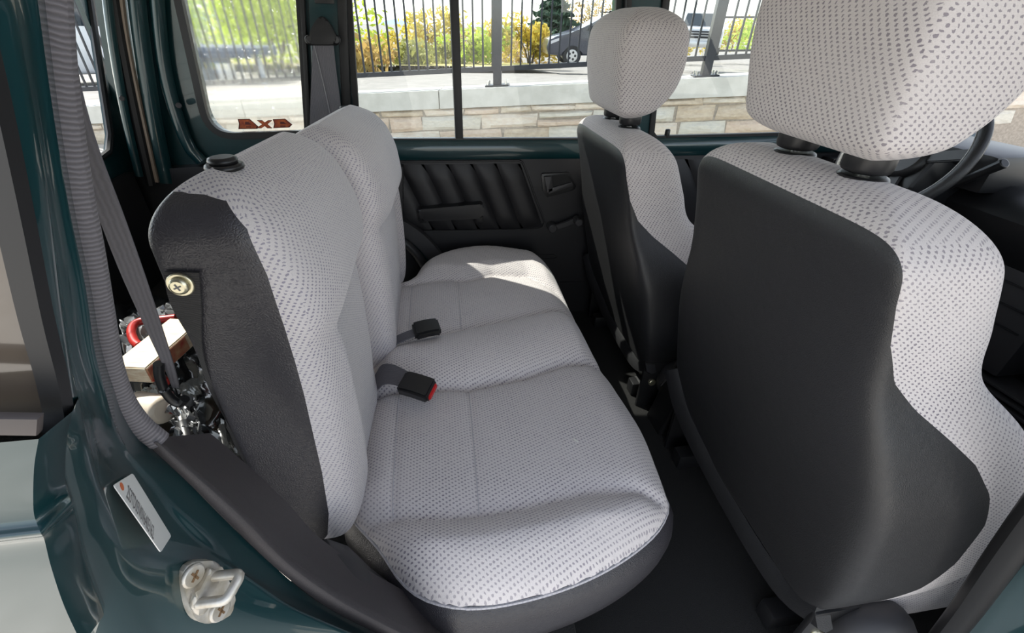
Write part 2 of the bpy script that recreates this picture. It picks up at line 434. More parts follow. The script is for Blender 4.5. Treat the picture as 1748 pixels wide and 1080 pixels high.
def stone(s0, s1, h0, h1):
    nx, nz = 7, 5; g = .008
    c = [(s0 + g, h0 + g), (s1 - g, h0 + g), (s1 - g, h1 - g), (s0 + g, h1 - g)]
    c = [(x + random.uniform(-.02, .02), y + random.uniform(-.012, .012)) for x, y in c]
    P = []; sd = random.uniform(0, 100)
    for j in range(nz):
        row = []
        for i in range(nx):
            u, v = i / (nx - 1), j / (nz - 1)
            x = (c[0][0]*(1-u)+c[1][0]*u)*(1-v) + (c[3][0]*(1-u)+c[2][0]*u)*v
            y = (c[0][1]*(1-u)+c[1][1]*u)*(1-v) + (c[3][1]*(1-u)+c[2][1]*u)*v
            e = min(u, 1-u, v, 1-v) == 0
            k = min(1, 4*min(u, 1-u)) * min(1, 4*min(v, 1-v))
            y += .006 * noise.noise(Vector((x * 9, v * 3, sd))) if e else 0
            out = .004 if e else .026 + .045 * k * (noise.noise(Vector((x * 4, y * 9, sd))) + .5 + .5 * noise.noise(Vector((x * 12, y * 20, sd))))
            row.append(wp(x, y, out))
        P.append(row)
    V, Fc, uv = grid(P)
    mesh('stone', V, [tuple(reversed(q)) for q in Fc], random.choice(stone_mats), sw, None, True, 25)
rowsh = [(0.0, .085, .42), (.085, .26, .62), (.26, .43, .75), (.43, .58, .55), (.58, .78, .7)]
for h0, h1, L in rowsh:
    s = -7.2 + random.uniform(-.3, 0)
    while s < 6.2:
        l = L * random.uniform(.65, 1.35); a = random.uniform(-.018, .018)
        if h0 == .085 and random.random() < .22:
            stone(s, s + l, h0, (h0 + h1) / 2); stone(s, s + l * .98, (h0 + h1) / 2, h1)
        else: stone(s, s + l, h0, h1)
        s += l
s = -7.4; k = 0
while s < 7:
    e = s + (2.63 if k % 2 else 2.41); k += 1
    loop = [wp(s + .004, 0, .05), wp(s + .004, -COPH, .05), wp(s + .004, -COPH - .004, -.30), wp(s + .004, 0, -.30)]
    prism('coping_slab', loop, (wp(e - .004, 0, .05) - wp(s + .004, 0, .05)), COPE, sw, .012)
    s = e

# --- iron fence on the coping
fn = thing('iron_fence', 'black iron picket fence bolted on top of the stone wall', 'fence')
FO = -.13                                   # set back from the wall face
def fp(s, z): p = wp(s, 0, FO); return Vector((p.x, p.y, zb(s) + z))
def vbar(name, s, z0, z1, w, t, matr):
    a, b = fp(s, z0), fp(s, z1)
    return sweep(name, [a, b], rect(w, t), matr, fn, ref=(wdir.x, wdir.y, 0), smooth_=False)
RB = .385
for z in (RB, RB + 1.15):
    a, b = fp(-7.3, z), fp(6.6, z)
    sweep('rail', [a, b], rect(.045, .05), IRON, fn, ref=(0, 0, 1), smooth_=False)
posts = [-6.05, -3.65, -1.25, .72, 3.08, 5.5]
s = -6.9
while s < 6.4:
    s += .108
    if min(abs(s - p) for p in posts) > .06: vbar('picket', s, RB - .0, RB + 1.35, .019, .019, IRON)
for p in posts:
    vbar('post', p, COPH, RB + 1.45, .095, .095, IRON)
    c = fp(p, COPH + .004)
    box('base_plate', (-.14, -.09, 0), (.14, .09, .016), IRON, fn, .003, 1, Matrix.Translation(c) @ Matrix.Rotation(-math.atan(.22), 4, 'Z') @ Matrix.Rotation(-.07, 4, 'Y'))
    for dx in (-.105, .105):
        for dy in (-.06, .06):
            q = c + Vector((dx + .22 * dy, dy - .22 * dx, .07 * dx + .012)); rod('anchor_bolt', q, q + Vector((0, 0, .045)), .013, STEEL, fn, 6)

# --- second fence beyond the road (far kerb)
f2 = thing('roadside_railing', 'thin dark railing on the far side of the road', 'railing')
def fp2(s, z): return Vector((s, 17.5 - .1 * s, .32 + .03 * s + z))
for z in (.25, 1.2): sweep('rail', [fp2(9.5, z), fp2(26, z)], rect(.05, .06), IRON, f2, smooth_=False)
for i in range(12): sweep('post', [fp2(9.6 + i * 1.45, 0), fp2(9.6 + i * 1.45, 1.25)], rect(.06, .06), IRON, f2, ref=(1, 0, 0), smooth_=False)

# ------------------------------------------------------------------ vehicles on the road
def car_paint(n, c): return mat(n, c, .3, .3, .8)
TYRE = mat('tyre_rubber', (.02, .02, .02), .8); RIM = mat('alloy_rim', (.6, .6, .6), .3, .8)
CGL = mat('dark_car_glass', (.03, .04, .05), .05, 0, .5); LAMPM = mat('headlamp_plastic', (.6, .6, .62), .15); GRIL = mat('dark_grille', (.03, .03, .035), .5)
def wheel(t, c, r, w):
    c = Vector(c)
    wh = rod('wheel', c - Vector((0, w/2, 0)), c + Vector((0, w/2, 0)), r, TYRE, t, 24, .03)
    rod('hub', c - Vector((0, w/2 + .012, 0)), c + Vector((0, w/2 + .012, 0)), r * .62, RIM, wh, 20, .015)
    for k in range(5):
        a = k * 2 * math.pi / 5
        p = c + Vector((math.cos(a) * r * .34, -w/2 - .014, math.sin(a) * r * .34))
        rod('spoke_gap', p, p + Vector((0, .004, 0)), r * .13, TYRE, wh, 8)
def vehicle(name, label, cat, prof, glassprof, width, paint, wheels, truck=False):
    """prof: side outline (x forward = -x) of the body, in metres; glassprof: list of side window outlines"""
    t = thing(name, label, cat)
    bm_w = width / 2
    loop = [(x, -bm_w, z) for x, z in prof]
    body = prism('body', loop, (0, width, 0), paint, t, .07, 3, 40)
    for gp in glassprof:
        for sy in (-1, 1):
            lp = [(x, sy * (bm_w + .002) - (.004 if sy < 0 else 0), z) for x, z in gp]
            prism('side_window', lp, (0, .004, 0), CGL, t)
    for (x, z, r) in wheels:
        for sy in (-1, 1): wheel(t, (x, sy * (bm_w - .10), z), r, .22)
    return t
suvp = [(-2.3, .38), (-2.36, .62), (-2.28, .86), (-1.95, .98), (-1.15, 1.10), (-.35, 1.54), (.2, 1.66), (1.3, 1.67), (1.95, 1.55), (2.25, 1.05), (2.3, .7), (2.2, .36), (1.75, .33), (1.7, .6), (1.4, .74), (1.1, .6), (1.05, .33), (-1.05, .33), (-1.1, .6), (-1.4, .74), (-1.7, .6), (-1.75, .33)]
suvg = [[(-.95, 1.12), (-.3, 1.5), (.2, 1.58), (.28, 1.12)], [(.36, 1.12), (.32, 1.58), (1.2, 1.58), (1.3, 1.12)], [(1.38, 1.12), (1.3, 1.57), (1.8, 1.48), (1.95, 1.12)]]
suv = vehicle('parked_suv', 'dark blue-grey SUV on the road behind the iron fence', 'car', suvp, suvg, 1.85, car_paint('dark_blue_grey_paint', (.035, .04, .06)), [(-1.4, .33, .34), (1.4, .33, .34)])
prism('headlamp', [(-2.27, -.935, .80), (-1.85, -.935, .92), (-1.85, -.935, .84), (-2.27, -.935, .70)], (0, .05, 0), LAMPM, suv)
box('mirror', (-.82, -1.08, 1.12), (-.66, -.92, 1.26), PLAST, suv, .03)
rod('roof_rail', (-.1, -.75, 1.70), (1.5, -.75, 1.70), .022, PLAST, suv, 8); rod('roof_rail', (-.1, .75, 1.70), (1.5, .75, 1.70), .022, PLAST, suv, 8)
p = atY(985, 108, 19.5); suv.location = (p[0] + 1.05, 19.5, p[2] + .0); suv.rotation_euler = (0, -.03, -.10)
trp = [(-2.6, .5), (-2.66, .8), (-2.6, 1.15), (-1.35, 1.25), (-.75, 1.80), (.5, 1.84), (.8, 1.25), (2.6, 1.25), (2.62, .6), (2.2, .5), (2.15, .75), (1.8, .86), (1.45, .75), (1.4, .48), (-1.2, .48), (-1.25, .75), (-1.6, .86), (-1.95, .75), (-2.0, .5)]
trg = [[(-1.15, 1.28), (-.7, 1.72), (-.15, 1.74), (-.1, 1.28)], [(-.02, 1.28), (-.06, 1.74), (.42, 1.75), (.6, 1.28)]]
trk = vehicle('pickup_truck', 'white pickup truck facing the camera behind the fence', 'truck', trp, trg, 1.95, car_paint('white_truck_paint', (.75, .76, .78)), [(-1.6, .42, .4), (1.8, .42, .4)])
prism('windscreen', [(-1.34, -.82, 1.30), (-1.34, .82, 1.30), (-.84, .72, 1.76), (-.84, -.72, 1.76)], (-.012, 0, .012), CGL, trk)
box('grille', (-2.69, -.62, .82), (-2.62, .62, 1.10), GRIL, trk, .02)
for z in (.9, 1.0): box('grille_bar', (-2.71, -.6, z), (-2.66, .6, z + .03), RIM, trk, .008)
for sy in (-1, 1): box('headlamp', (-2.68, sy * .80 - .14, .86), (-2.58, sy * .80 + .14, 1.10), LAMPM, trk, .02)
box('bumper', (-2.78, -.95, .48), (-2.55, .95, .72), RIM, trk, .04)
p = atY(1186, 97, 24); trk.location = (p[0], 24, p[2]); trk.rotation_euler = (0, 0, math.radians(62))
van = vehicle('white_van', 'white van seen through the narrow tailgate window', 'van', [(-2.4, .4), (-2.45, .8), (-2.2, 1.1), (-1.5, 1.25), (-.9, 1.95), (2.3, 1.98), (2.4, .9), (2.4, .4), (1.85, .36), (1.8, .62), (1.5, .74), (1.2, .62), (1.15, .36), (-1.15, .36), (-1.2, .62), (-1.5, .74), (-1.8, .62), (-1.85, .36)],
              [[(-1.3, 1.28), (-.85, 1.82), (-.2, 1.84), (-.15, 1.28)], [(0, 1.28), (0, 1.84), (1.0, 1.84), (1.0, 1.28)]], 1.9, car_paint('white_van_paint', (.7, .72, .74)), [(-1.5, .36, .36), (1.5, .36, .36)])
p = atY(158, 150, 13.5); van.location = (p[0], 13.5, p[2]); van.rotation_euler = (0, 0, math.radians(35))

# --- low blue-roofed kiosk blurred behind the hazy pane
BLUE = mat('bright_blue_panel', (.03, .22, .55), .5); NAVY = mat('dark_blue_roof', (.05, .08, .14), .6); PALEW = mat('pale_blue_wall', (.45, .50, .55), .8)
kp = atY(400, 140, 12.5)
ki = thing('bus_shelter', 'blue and white shelter blurred behind the hazy rear side window', 'shelter')
def kb(n, lo, hi, m_): return box(n, tuple(np.array(lo) + kp), tuple(np.array(hi) + kp), m_, ki, .02)
kb('roof', (-1.3, -.6, .52), (.9, .7, .72), NAVY); kb('sign_panel', (-1.75, -.65, .02), (-1.0, -.55, .36), BLUE)
kb('back_wall', (-1.2, .5, -.7), (-.2, .6, .52), PALEW); kb('bench', (-1.0, 0, -.35), (.6, .4, -.25), NAVY)
kb('white_sign', (-.05, -.62, .0), (.3, -.57, .42), WHITE); kb('small_sign', (-.75, -.62, .1), (-.45, -.57, .36), BLUE)
for x in (-1.25, .75): kb('post', (x, -.5, -.7), (x + .1, -.4, .52), PALEW)

# ------------------------------------------------------------------ trees and mountain
def leafmat(n, c1, c2):
    M = mat(n, c1, .7); add_noise(M, .9, c1, c2, 0, 3, lo=.3, hi=.7)
    b = M.node_tree.nodes['Principled BSDF']; b.inputs['Subsurface Weight'].default_value = 0
    N, L = M.node_tree.nodes, M.node_tree.links
    tr = N.new('ShaderNodeBsdfTranslucent'); mx = N.new('ShaderNodeMixShader'); mx.inputs[0].default_value = .45
    src = b.inputs['Base Color'].links[0].from_socket; L.new(src, tr.inputs[0])
    out = [n_ for n_ in N if n_.type == 'OUTPUT_MATERIAL'][0]
    L.new(b.outputs[0], mx.inputs[1]); L.new(tr.outputs[0], mx.inputs[2]); L.new(mx.outputs[0], out.inputs[0])
    return M
LEAF = {'yellow': leafmat('yellow_green_leaves', (.68, .50, .08), (.50, .46, .07)), 'green': leafmat('fresh_green_leaves', (.36, .52, .05), (.50, .60, .09)),
        'bright': leafmat('bright_green_leaves', (.46, .60, .04), (.60, .68, .12)), 'olive': leafmat('olive_leaves', (.28, .30, .08), (.42, .40, .13)),
        'conifer': leafmat('dark_conifer_needles', (.03, .075, .05), (.06, .11, .06)), 'brown': leafmat('rusty_leaves', (.56, .36, .12), (.46, .38, .13))}
def tree(name, label, cat, base, h, w, kind, n=1500, leaf=.16, trunk=True, clear=.2, group=None, shape='round', trunks=1):
    t = thing(name, label, cat, group); base = Vector(base)
    V, Fc = [], []
    lumps = [(Vector((random.gauss(0, .25) * w, random.gauss(0, .2) * w, clear * h + (1 - clear) * h * random.uniform(.1, .85))), w * random.uniform(.13, .24)) for _ in range(14)]
    for i in range(n):
        if shape == 'cone':
            f = random.random() ** .8; z = clear * h + f * (1 - clear) * h; tier = (1 - f) * (.75 + .25 * math.cos(f * 46))
            a = random.uniform(0, 6.28); r = w * .5 * tier * random.random() ** .4
            c = Vector((math.cos(a) * r, math.sin(a) * r, z - r * .18))
        else:
            lc, lr = random.choice(lumps); d = Vector((random.gauss(0, 1), random.gauss(0, 1), random.gauss(0, 1))).normalized()
            c = lc + d * lr * random.random() ** .35
            if c.z < .02 * h: c.z = .02 * h + random.random() * .1
        s = leaf * random.uniform(.6, 1.3)
        u = Vector((random.gauss(0, 1), random.gauss(0, 1), random.gauss(0, 1))).normalized(); v = u.orthogonal().normalized()
        k = len(V); V += [base + c - u * s, base + c + v * s * .45, base + c + u * s, base + c - v * s * .45]; Fc.append((k, k + 1, k + 2, k + 3))
    mesh('foliage', V, Fc, LEAF[kind], t, None, False)
    if trunk:
        for j in range(trunks):
            dx = random.uniform(-.25, .25) * w * (trunks > 1)
            pts = [base + Vector((dx * f * 1.5 + random.uniform(-.02, .02) * h, random.uniform(-.02, .02) * h, f * h * .85)) for f in (0, .25, .5, .75, 1)]
            pts[0] = base + Vector((dx * .2, 0, 0))
            sweep('trunk', spline(pts, 10), circ(.018 * h + .01, 7), BARK, t, ref=(1, 0, 0), scale=np.linspace(1, .2, 10))
        for j in range(9):
            f = random.uniform(.25, .8); a = random.uniform(0, 6.28); p0 = base + Vector((0, 0, f * h * .85)); p1 = p0 + Vector((math.cos(a) * w * .42, math.sin(a) * w * .42, h * .2))
            sweep('branch', [p0, (p0 + p1) / 2 + Vector((0, 0, .03 * h)), p1], circ(.006 * h, 5), BARK, t, ref=(.3, .2, 1), scale=[1, .6, .2])
    return t
def tr_px(px, ybase, ytop, Y): b = atY(px, ybase, Y); tp = atY(px, ytop, Y); return (b[0], b[1], b[2]), tp[2] - b[2]
specs = [ # px, ybase, ytop, Y, width m, kind, n, label, cat, shape, trunks
    (645, 125, 48, 33, 3.0, 'yellow', 900, 'small yellow-leaved tree left of the window divider, nearest the seat', 'tree', 'round', 2),
    (738, 122, 20, 27, 3.6, 'yellow', 900, 'tall sparse yellow tree just left of the window divider bar', 'tree', 'round', 3),
    (693, 125, 82, 22, 3.0, 'olive', 700, 'low olive bush between two yellow trees left of the divider', 'bush', 'round', 1),
    (812, 112, 52, 24, 2.6, 'bright', 800, 'bright yellow-green bush just right of the window divider', 'bush', 'round', 1),
    (796, 112, 40, 42, 3.0, 'brown', 600, 'rusty sparse tree right behind the window divider', 'tree', 'round', 2),
    (905, 108, 35, 25, 3.0, 'yellow', 1300, 'yellow-green multi-stem tree in front of the parked SUV', 'tree', 'round', 4),
    (942, 95, -30, 36, 6.2, 'conifer', 4200, 'tall dark green conifer rising behind the SUV', 'tree', 'cone', 1),
    (1012, 90, -15, 40, 5.0, 'brown', 700, 'bare rusty tree right of the dark conifer', 'tree', 'round', 3),
    (870, 110, 62, 28, 3.5, 'brown', 500, 'thin brown shrub between the fence post and the yellow tree', 'bush', 'round', 2),
    (1150, 95, 50, 36, 3.5, 'yellow', 700, 'yellow bush left of the white pickup truck', 'bush', 'round', 1),
    (1248, 88, 38, 38, 4.2, 'yellow', 1200, 'yellow-green bush right of the second fence post', 'bush', 'round', 1),
    (1300, 86, 40, 27, 3.6, 'green', 1300, 'fresh green bush beside the large headrest', 'bush', 'round', 1),
    (470, 150, -120, 21, 7.0, 'bright', 4200, 'large bright green tree blurred behind the hazy side window', 'tree', 'round', 2),
    (380, 150, -100, 30, 6.0, 'green', 1800, 'green tree above the blurred blue shelter', 'tree', 'round', 2),
    (620, 128, 75, 18, 2.5, 'brown', 500, 'low brown shrub beside the belt pillar window edge', 'bush', 'round', 2),
    (765, 118, 70, 24, 2.0, 'olive', 400, 'small olive bush hidden behind the divider bar', 'bush', 'round', 1)]
for px, yb, yt, Y, w, kind, n, lab, cat, shp, tk in specs:
    b, h = tr_px(px, yb, yt, Y)
    tree('conifer' if shp == 'cone' else ('bush' if cat == 'bush' else 'deciduous_tree'), lab, cat, b, h, w, kind, n, .16 if shp == 'round' else .24, True, .12 if cat == 'bush' else .2, 'trees beyond the road', shp, tk)
# low hedge banks far beyond, mountain
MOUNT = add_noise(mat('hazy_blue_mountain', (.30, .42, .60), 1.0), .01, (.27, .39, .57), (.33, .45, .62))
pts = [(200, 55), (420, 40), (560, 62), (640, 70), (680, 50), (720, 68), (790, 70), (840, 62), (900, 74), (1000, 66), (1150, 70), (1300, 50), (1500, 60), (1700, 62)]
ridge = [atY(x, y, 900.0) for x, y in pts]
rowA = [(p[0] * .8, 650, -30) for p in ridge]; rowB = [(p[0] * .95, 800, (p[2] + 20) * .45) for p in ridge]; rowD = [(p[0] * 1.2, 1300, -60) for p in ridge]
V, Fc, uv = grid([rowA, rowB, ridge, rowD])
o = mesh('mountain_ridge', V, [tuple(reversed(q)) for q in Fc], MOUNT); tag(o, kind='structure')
grs = add_noise(mat('dry_verge_grass', (.42, .36, .12), .9), 3, (.36, .30, .10), (.48, .45, .16))
vl = [atY(610, 121, 21.0), atY(760, 112, 21.0)]
vg = mesh('grass_verge', [(-12, 20.5, terr(-5, 14.5)-.02 + .05), (5.0, 20, .06), (5.0, 28, -.3), (-14, 28, -.3)], [(0, 1, 2, 3)], grs); tag(vg, kind='structure')

# ================================================================== CAR SHELL
YW = 1.60                                   # plane of the far side windows
YD = 1.565                                  # face of the far door trim
def rrect(corners, r, n=8):
    """rounded polygon through 2D corners -> loop"""
    out = []; C_ = [np.array(c, float) for c in corners]; k = len(C_)
    rr = r if isinstance(r, (list, tuple)) else [r] * k
    for i in range(k):
        p, a, b = C_[i], C_[i - 1], C_[(i + 1) % k]
        ua = (a - p) / np.linalg.norm(a - p); ub = (b - p) / np.linalg.norm(b - p)
        ang = math.acos(np.clip(ua @ ub, -1, 1)); d = rr[i] / math.tan(ang / 2)
        p0, p1 = p + ua * d, p + ub * d
        for j in range(n + 1):
            t = j / n; out.append((1-t)**2 * p0 + 2*t*(1-t) * p + t*t * p1)
    return out
def fillloop(loop, n):
    P = np.array(list(loop) + [loop[0]]); L = np.concatenate([[0], np.cumsum(np.linalg.norm(np.diff(P, axis=0), axis=1))])
    t = np.linspace(0, L[-1], n, endpoint=False); return np.stack([np.interp(t, L, P[:, k]) for k in range(P.shape[1])], 1)
def holed(name, outer, hole, to3, d0, d1, matr, parent):
    """panel with a window hole: outer quad and hole loop in 2D, to3(u,v,d) maps to 3D, between depths d0 and d1"""
    hole = np.array(hole); c = hole.mean(0); O = np.array(outer, float); n = len(hole)
    ring = []
    for h in hole:
        d = h - c; best = 1e9
        for i in range(len(O)):
            a, b = O[i], O[(i + 1) % len(O)]; e = b - a
            den = d[0] * e[1] - d[1] * e[0]
            if abs(den) < 1e-9: continue
            t = ((a[0]-c[0]) * e[1] - (a[1]-c[1]) * e[0]) / den; s = ((a[0]-c[0]) * d[1] - (a[1]-c[1]) * d[0]) / den
            if t > 0 and -1e-6 <= s <= 1 + 1e-6: best = min(best, t)
        ring.append(c + d * best)
    # snap the nearest ring point to each outer corner
    ring = np.array(ring)
    for o_ in O:
        k = np.argmin(((ring - o_) ** 2).sum(1)); ring[k] = o_
    V = [to3(*p, d0) for p in ring] + [to3(*p, d0) for p in hole] + [to3(*p, d1) for p in hole] + [to3(*p, d1) for p in ring]
    Fc = []
    for i in range(n):
        j = (i + 1) % n
        for a, b in ((0, 1), (1, 2), (2, 3), (3, 0)):
            Fc.append((a * n + i, a * n + j, b * n + j, b * n + i))
    bm = bmesh.new(); vs = [bm.verts.new(tuple(map(float, v))) for v in V]
    for f in Fc: bm.faces.new([vs[i] for i in f])
    be = [e for e in bm.edges if e.verts[0].index == -99]
    return from_bm(name, bm, matr, parent, True, 30)
def side3(u, v, d): return np.array([u, d, v])
def s2(px, py, Y=YW): p = atY(px, py, Y); return (p[0], p[2])

roof = box('ceiling', (-1.0, .2, 1.73), (1.75, 1.66, 1.77), PAINT, None, .01); tag(roof, kind='structure')
hl_ = box('headliner', (-.93, .28, 1.700), (1.45, 1.58, 1.728), add_noise(mat('light_grey_headliner', (.62, .61, .59), .95), 300, (.58, .57, .55), (.66, .65, .63), .2), None, .01); tag(hl_, kind='structure'); hl_.name = 'trim_2'
floor = struct('floor')
box('carpet', (-.3, .26, .38), (1.95, 1.57, .42), CARPET, floor, .004)
box('cargo_floor', (-.97, .34, .70), (-.30, 1.57, .74), CARPET, floor, .004)
box('seat_riser', (-.32, .30, .40), (.18, 1.56, .60), CARPET, floor, .02)

# ---------------------------------------------------------------- far side: quarter panel, pillars, doors
wl = struct('wall_left')
qh = rrect([s2(296, -70), s2(362, 232), s2(532, 226), s2(515, -70)], [.05, .075, .02, .05], 10)
qh = fillloop(qh, 72)
holed('quarter_panel', [s2(150, -150), s2(225, 330), s2(572, 330), s2(545, -150)], qh, side3, YW - .03, YW + .03, PAINT, wl)
sweep('window_rubber', [side3(u, v, YW - .028) for u, v in qh], [(-.006, -.010), (.013, -.010), (.013, .008), (-.003, .012), (-.008, .005)], RUB, wl, closed=True, ref=(0, 1, 0))
box('outer_skin', (-.97, 1.605, .35), (1.95, 1.66, 1.06), PAINT, wl, .01)
w1 = mesh('window_1', [side3(u, v, YW + .005) for u, v in qh] + [side3(u, v, YW + .009) for u, v in qh], [list(range(72))[::-1], list(range(72, 144))] + [(i, (i+1) % 72, 72 + (i+1) % 72, 72 + i) for i in range(72)], HAZY, None, None, False)
tag(w1, 'hazy rain-spotted fixed pane behind the rear seat', kind='structure')
# inner trim below the quarter window
trim = [s2(190, 300), s2(225, 283), s2(330, 276), s2(440, 272), s2(560, 268), s2(690, 275), s2(690, 620), s2(150, 700)]
prism('cargo_trim', [side3(u, v, YW - .03) for u, v in trim], (0, -.04, 0), VINP, wl, .008)
loop = rrect([s2(205, 318, 1.55), s2(238, 303, 1.55), s2(243, 327, 1.55), s2(210, 345, 1.55)], .006, 3)
prism('vent_grille', [side3(u, v, 1.556) for u, v in loop], (0, -.008, 0), PLASTG, wl, .003)
# C pillar between quarter window and rear door
a = [s2(528, -70), s2(545, 300), s2(600, 300), s2(582, -70)]
prism('center_pillar', [side3(u, v, YW - .045) for u, v in a], (0, .05, 0), PAINT, wl, .008)
a = [s2(516, -70), s2(530, 215), s2(537, 215), s2(524, -70)]
prism('pillar_seam', [side3(u, v, YW - .055) for u, v in a], (0, .02, 0), RUB, wl, .004)
a = [s2(578, -70), s2(590, 215), s2(604, 215), s2(594, -70)]
prism('door_rubber', [side3(u, v, YW - .06) for u, v in a], (0, .04, 0), RUB, wl, .006)
# B pillar
a = [s2(1066, -70), s2(1052, 330), s2(1092, 330), s2(1126, -70)]
prism('front_pillar', [side3(u, v, YW - .06) for u, v in a], (0, .07, 0), PAINT, wl, .012)
a = [s2(1058, -70), s2(1046, 330), s2(1054, 330), s2(1068, -70)]
prism('pillar_rubber', [side3(u, v, YW - .068) for u, v in a], (0, .05, 0), RUB, wl, .006)
a = [s2(1122, -70), s2(1088, 300), s2(1097, 300), s2(1132, -70)]
prism('pillar_rubber', [side3(u, v, YW - .068) for u, v in a], (0, .05, 0), RUB, wl, .006)
# D pillar corner: painted folds, trim strip and rubber
def vs(px_list, Y): return spline([atY(x, y, Y) for x, y in px_list], 14)
sweep('pillar_fold', vs([(262, -70), (282, 120), (318, 240), (345, 275)], 1.555), circ(.018, 10), PAINT, wl, ref=(0, 1, 0))
sweep('pillar_fold', vs([(226, -70), (240, 60), (262, 200), (285, 310)], 1.54), circ(.022, 10), PAINT, wl, ref=(0, 1, 0))
sweep('trim_strip', vs([(196, -70), (212, 60), (238, 190), (266, 310)], 1.52), rect(.018, .012), mat('tan_trim_strip', (.26, .20, .15), .5), wl, ref=(0, 1, 0))
sweep('gate_seal', vs([(184, -70), (204, 60), (230, 190), (258, 315)], 1.515), circ(.013, 8), RUB, wl, ref=(0, 1, 0))
sweep('gate_fold', vs([(176, -70), (191, 60), (213, 190), (238, 300)], 1.50), circ(.011, 10), PAINT, wl, ref=(0, 1, 0))
rod('trim_clip', atY(305, 180, 1.54), atY(305, 180, 1.52), .008, PLASTG, wl, 10, .002)
rod('trim_clip', atY(208, 168, 1.50), atY(208, 168, 1.485), .007, PLASTG, wl, 10, .002)

# tailgate with its window
tg = struct('door_3', )
XT = -.925
def t2(px, py): p = atX(px, py, XT); return (p[1], p[2])
c0 = t2(192, 262); c1 = t2(128, -60)
th = fillloop(rrect([(.32, c0[1]), (c0[0], c0[1]), (t2(150, -60)[0], 1.60), (.36, 1.60)], [.06, .09, .05, .05], 10), 64)
def gate3(u, v, d): return np.array([d, u, v])
holed('gate_panel', [(.2, .66), (1.62, .66), (1.62, 1.73), (.2, 1.73)], th, gate3, XT, XT - .012, PAINT, tg)
sweep('window_rubber', [gate3(u, v, XT + .002) for u, v in th], circ(.009, 8), RUB, tg, closed=True, ref=(1, 0, 0))
mesh('window_pane', [gate3(u, v, XT - .008) for u, v in th], [list(range(64))], GLASS, tg, None, False)
box('gate_trim', (XT + .001, .4, .74), (XT + .02, 1.5, 1.06), VINP, tg, .006)
for k, y in enumerate((1.30, 1.36, 1.42)): sweep('defrost_wire', [(XT - .006, .4, 1.2 + .05 * k), (XT - .006, c0[0] - .03, 1.2 + .05 * k)], rect(.002, .001), mat('defrost_line', (.2, .15, .1), .6), tg, smooth_=False)

# rear door on the far side
d1 = struct('door_1')
rh = fillloop(rrect([s2(592, -70), s2(612, 239), s2(1040, 237), s2(1054, -70)], [.03, .03, .03, .03], 6), 80)
holed('door_frame', [s2(576, -150), s2(600, 275), s2(1060, 275), s2(1070, -150)], rh, side3, YW - .035, YW + .03, PAINT, d1)
sweep('window_rubber', [side3(u, v, YW - .034) for u, v in rh], [(-.004, -.008), (.012, -.008), (.012, .008), (-.004, .008)], RUB, d1, closed=True, ref=(0, 1, 0))
n = len(rh)
def pane(name, loop, y, parent, g=GLASS):
    n = len(loop)
    return mesh(name, [side3(u, v, y) for u, v in loop] + [side3(u, v, y + .004) for u, v in loop], [list(range(n))[::-1], list(range(n, 2*n))] + [(i, (i+1) % n, n + (i+1) % n, n + i) for i in range(n)], g, parent, None, False)
pane('window_pane', rh, YW + .002, d1)
a = [s2(764, -70), s2(777, 240), s2(790, 240), s2(780, -70)]
prism('divider_bar', [side3(u, v, YW - .04) for u, v in a], (0, .05, 0), RUB, d1, .004)
SILLP = [(-.020, -.033), (.008, -.033), (.016, -.022), (.020, 0), (.017, .018), (.008, .029), (-.004, .033), (-.020, .033)]
def sill(name, x0, y0, x1, y1, parent):
    return sweep(name, [atY(x0, y0, YD), atY(x1, y1, YD)], [(-a, b) for a, b in SILLP][::-1] if False else SILLP, PAINT, parent, ref=(0, 0, 1), sharp=50)
sill('painted_sill', 610, 255, 1060, 252.5, d1)
a = [s2(560, 271, YD), s2(1056, 268, YD), s2(1050, 330, YD), s2(1030, 560, YD), s2(1020, 640, YD), s2(760, 640, YD), s2(740, 420, YD), s2(690, 395, YD), s2(600, 420, YD)]
panel = prism('trim_panel', [side3(u, v, YD - .004) for u, v in a], (0, .02, 0), VINP, d1, .006)
# pleated insert: every pleat is a padded piece
tops = [(640, 283), (681, 281), (723.5, 280), (765, 279.5), (806.5, 279), (847, 278.5), (888, 279)]
bots = [(690, 392), (738, 391), (777, 391), (815, 390.5), (852, 390), (889, 389), (926, 386)]
for i in range(6):
    cs = [s2(*tops[i], YD), s2(*tops[i + 1], YD), s2(*bots[i + 1], YD), s2(*bots[i], YD)]
    P = []
    for r in range(9):
        row = []
        for c_ in range(9):
            u, v = c_ / 8, r / 8
            p = (np.array(cs[0])*(1-u)+np.array(cs[1])*u)*(1-v) + (np.array(cs[3])*(1-u)+np.array(cs[2])*u)*v
            k = (1 - abs(2*u-1)**3) * (1 - abs(2*v-1)**8)
            row.append(side3(p[0], p[1], YD - .004 - .012 * k))
        P.append(row)
    V, Fc, uv = grid(P); mesh('pleat', V, Fc, VINP, d1, uv)
bd = spline([atY(x, y, YD - .008) for x, y in [(672, 276), (780, 275), (880, 274), (893, 279), (915, 340), (929, 378), (924, 388), (905, 391), (800, 393), (705, 394)]], 60)
tube('insert_welt', bd, .0035, VINP, d1, n=6, ref=(0, 1, 0))
# pull handle
ph = prism('pull_handle', [side3(u, v, YD - .05) for u, v in rrect([s2(712, 357, 1.52), s2(826, 347, 1.52), s2(824, 372, 1.52), s2(720, 377, 1.52)], .012, 5)], (0, .045, 0), PLAST, d1, .008, 3)
for px in (722, 817): box('handle_foot', np.array(atY(px - 6, 374, YD)) - (0, .04, 0), np.array(atY(px + 6, 352, YD)), PLAST, ph, .006)
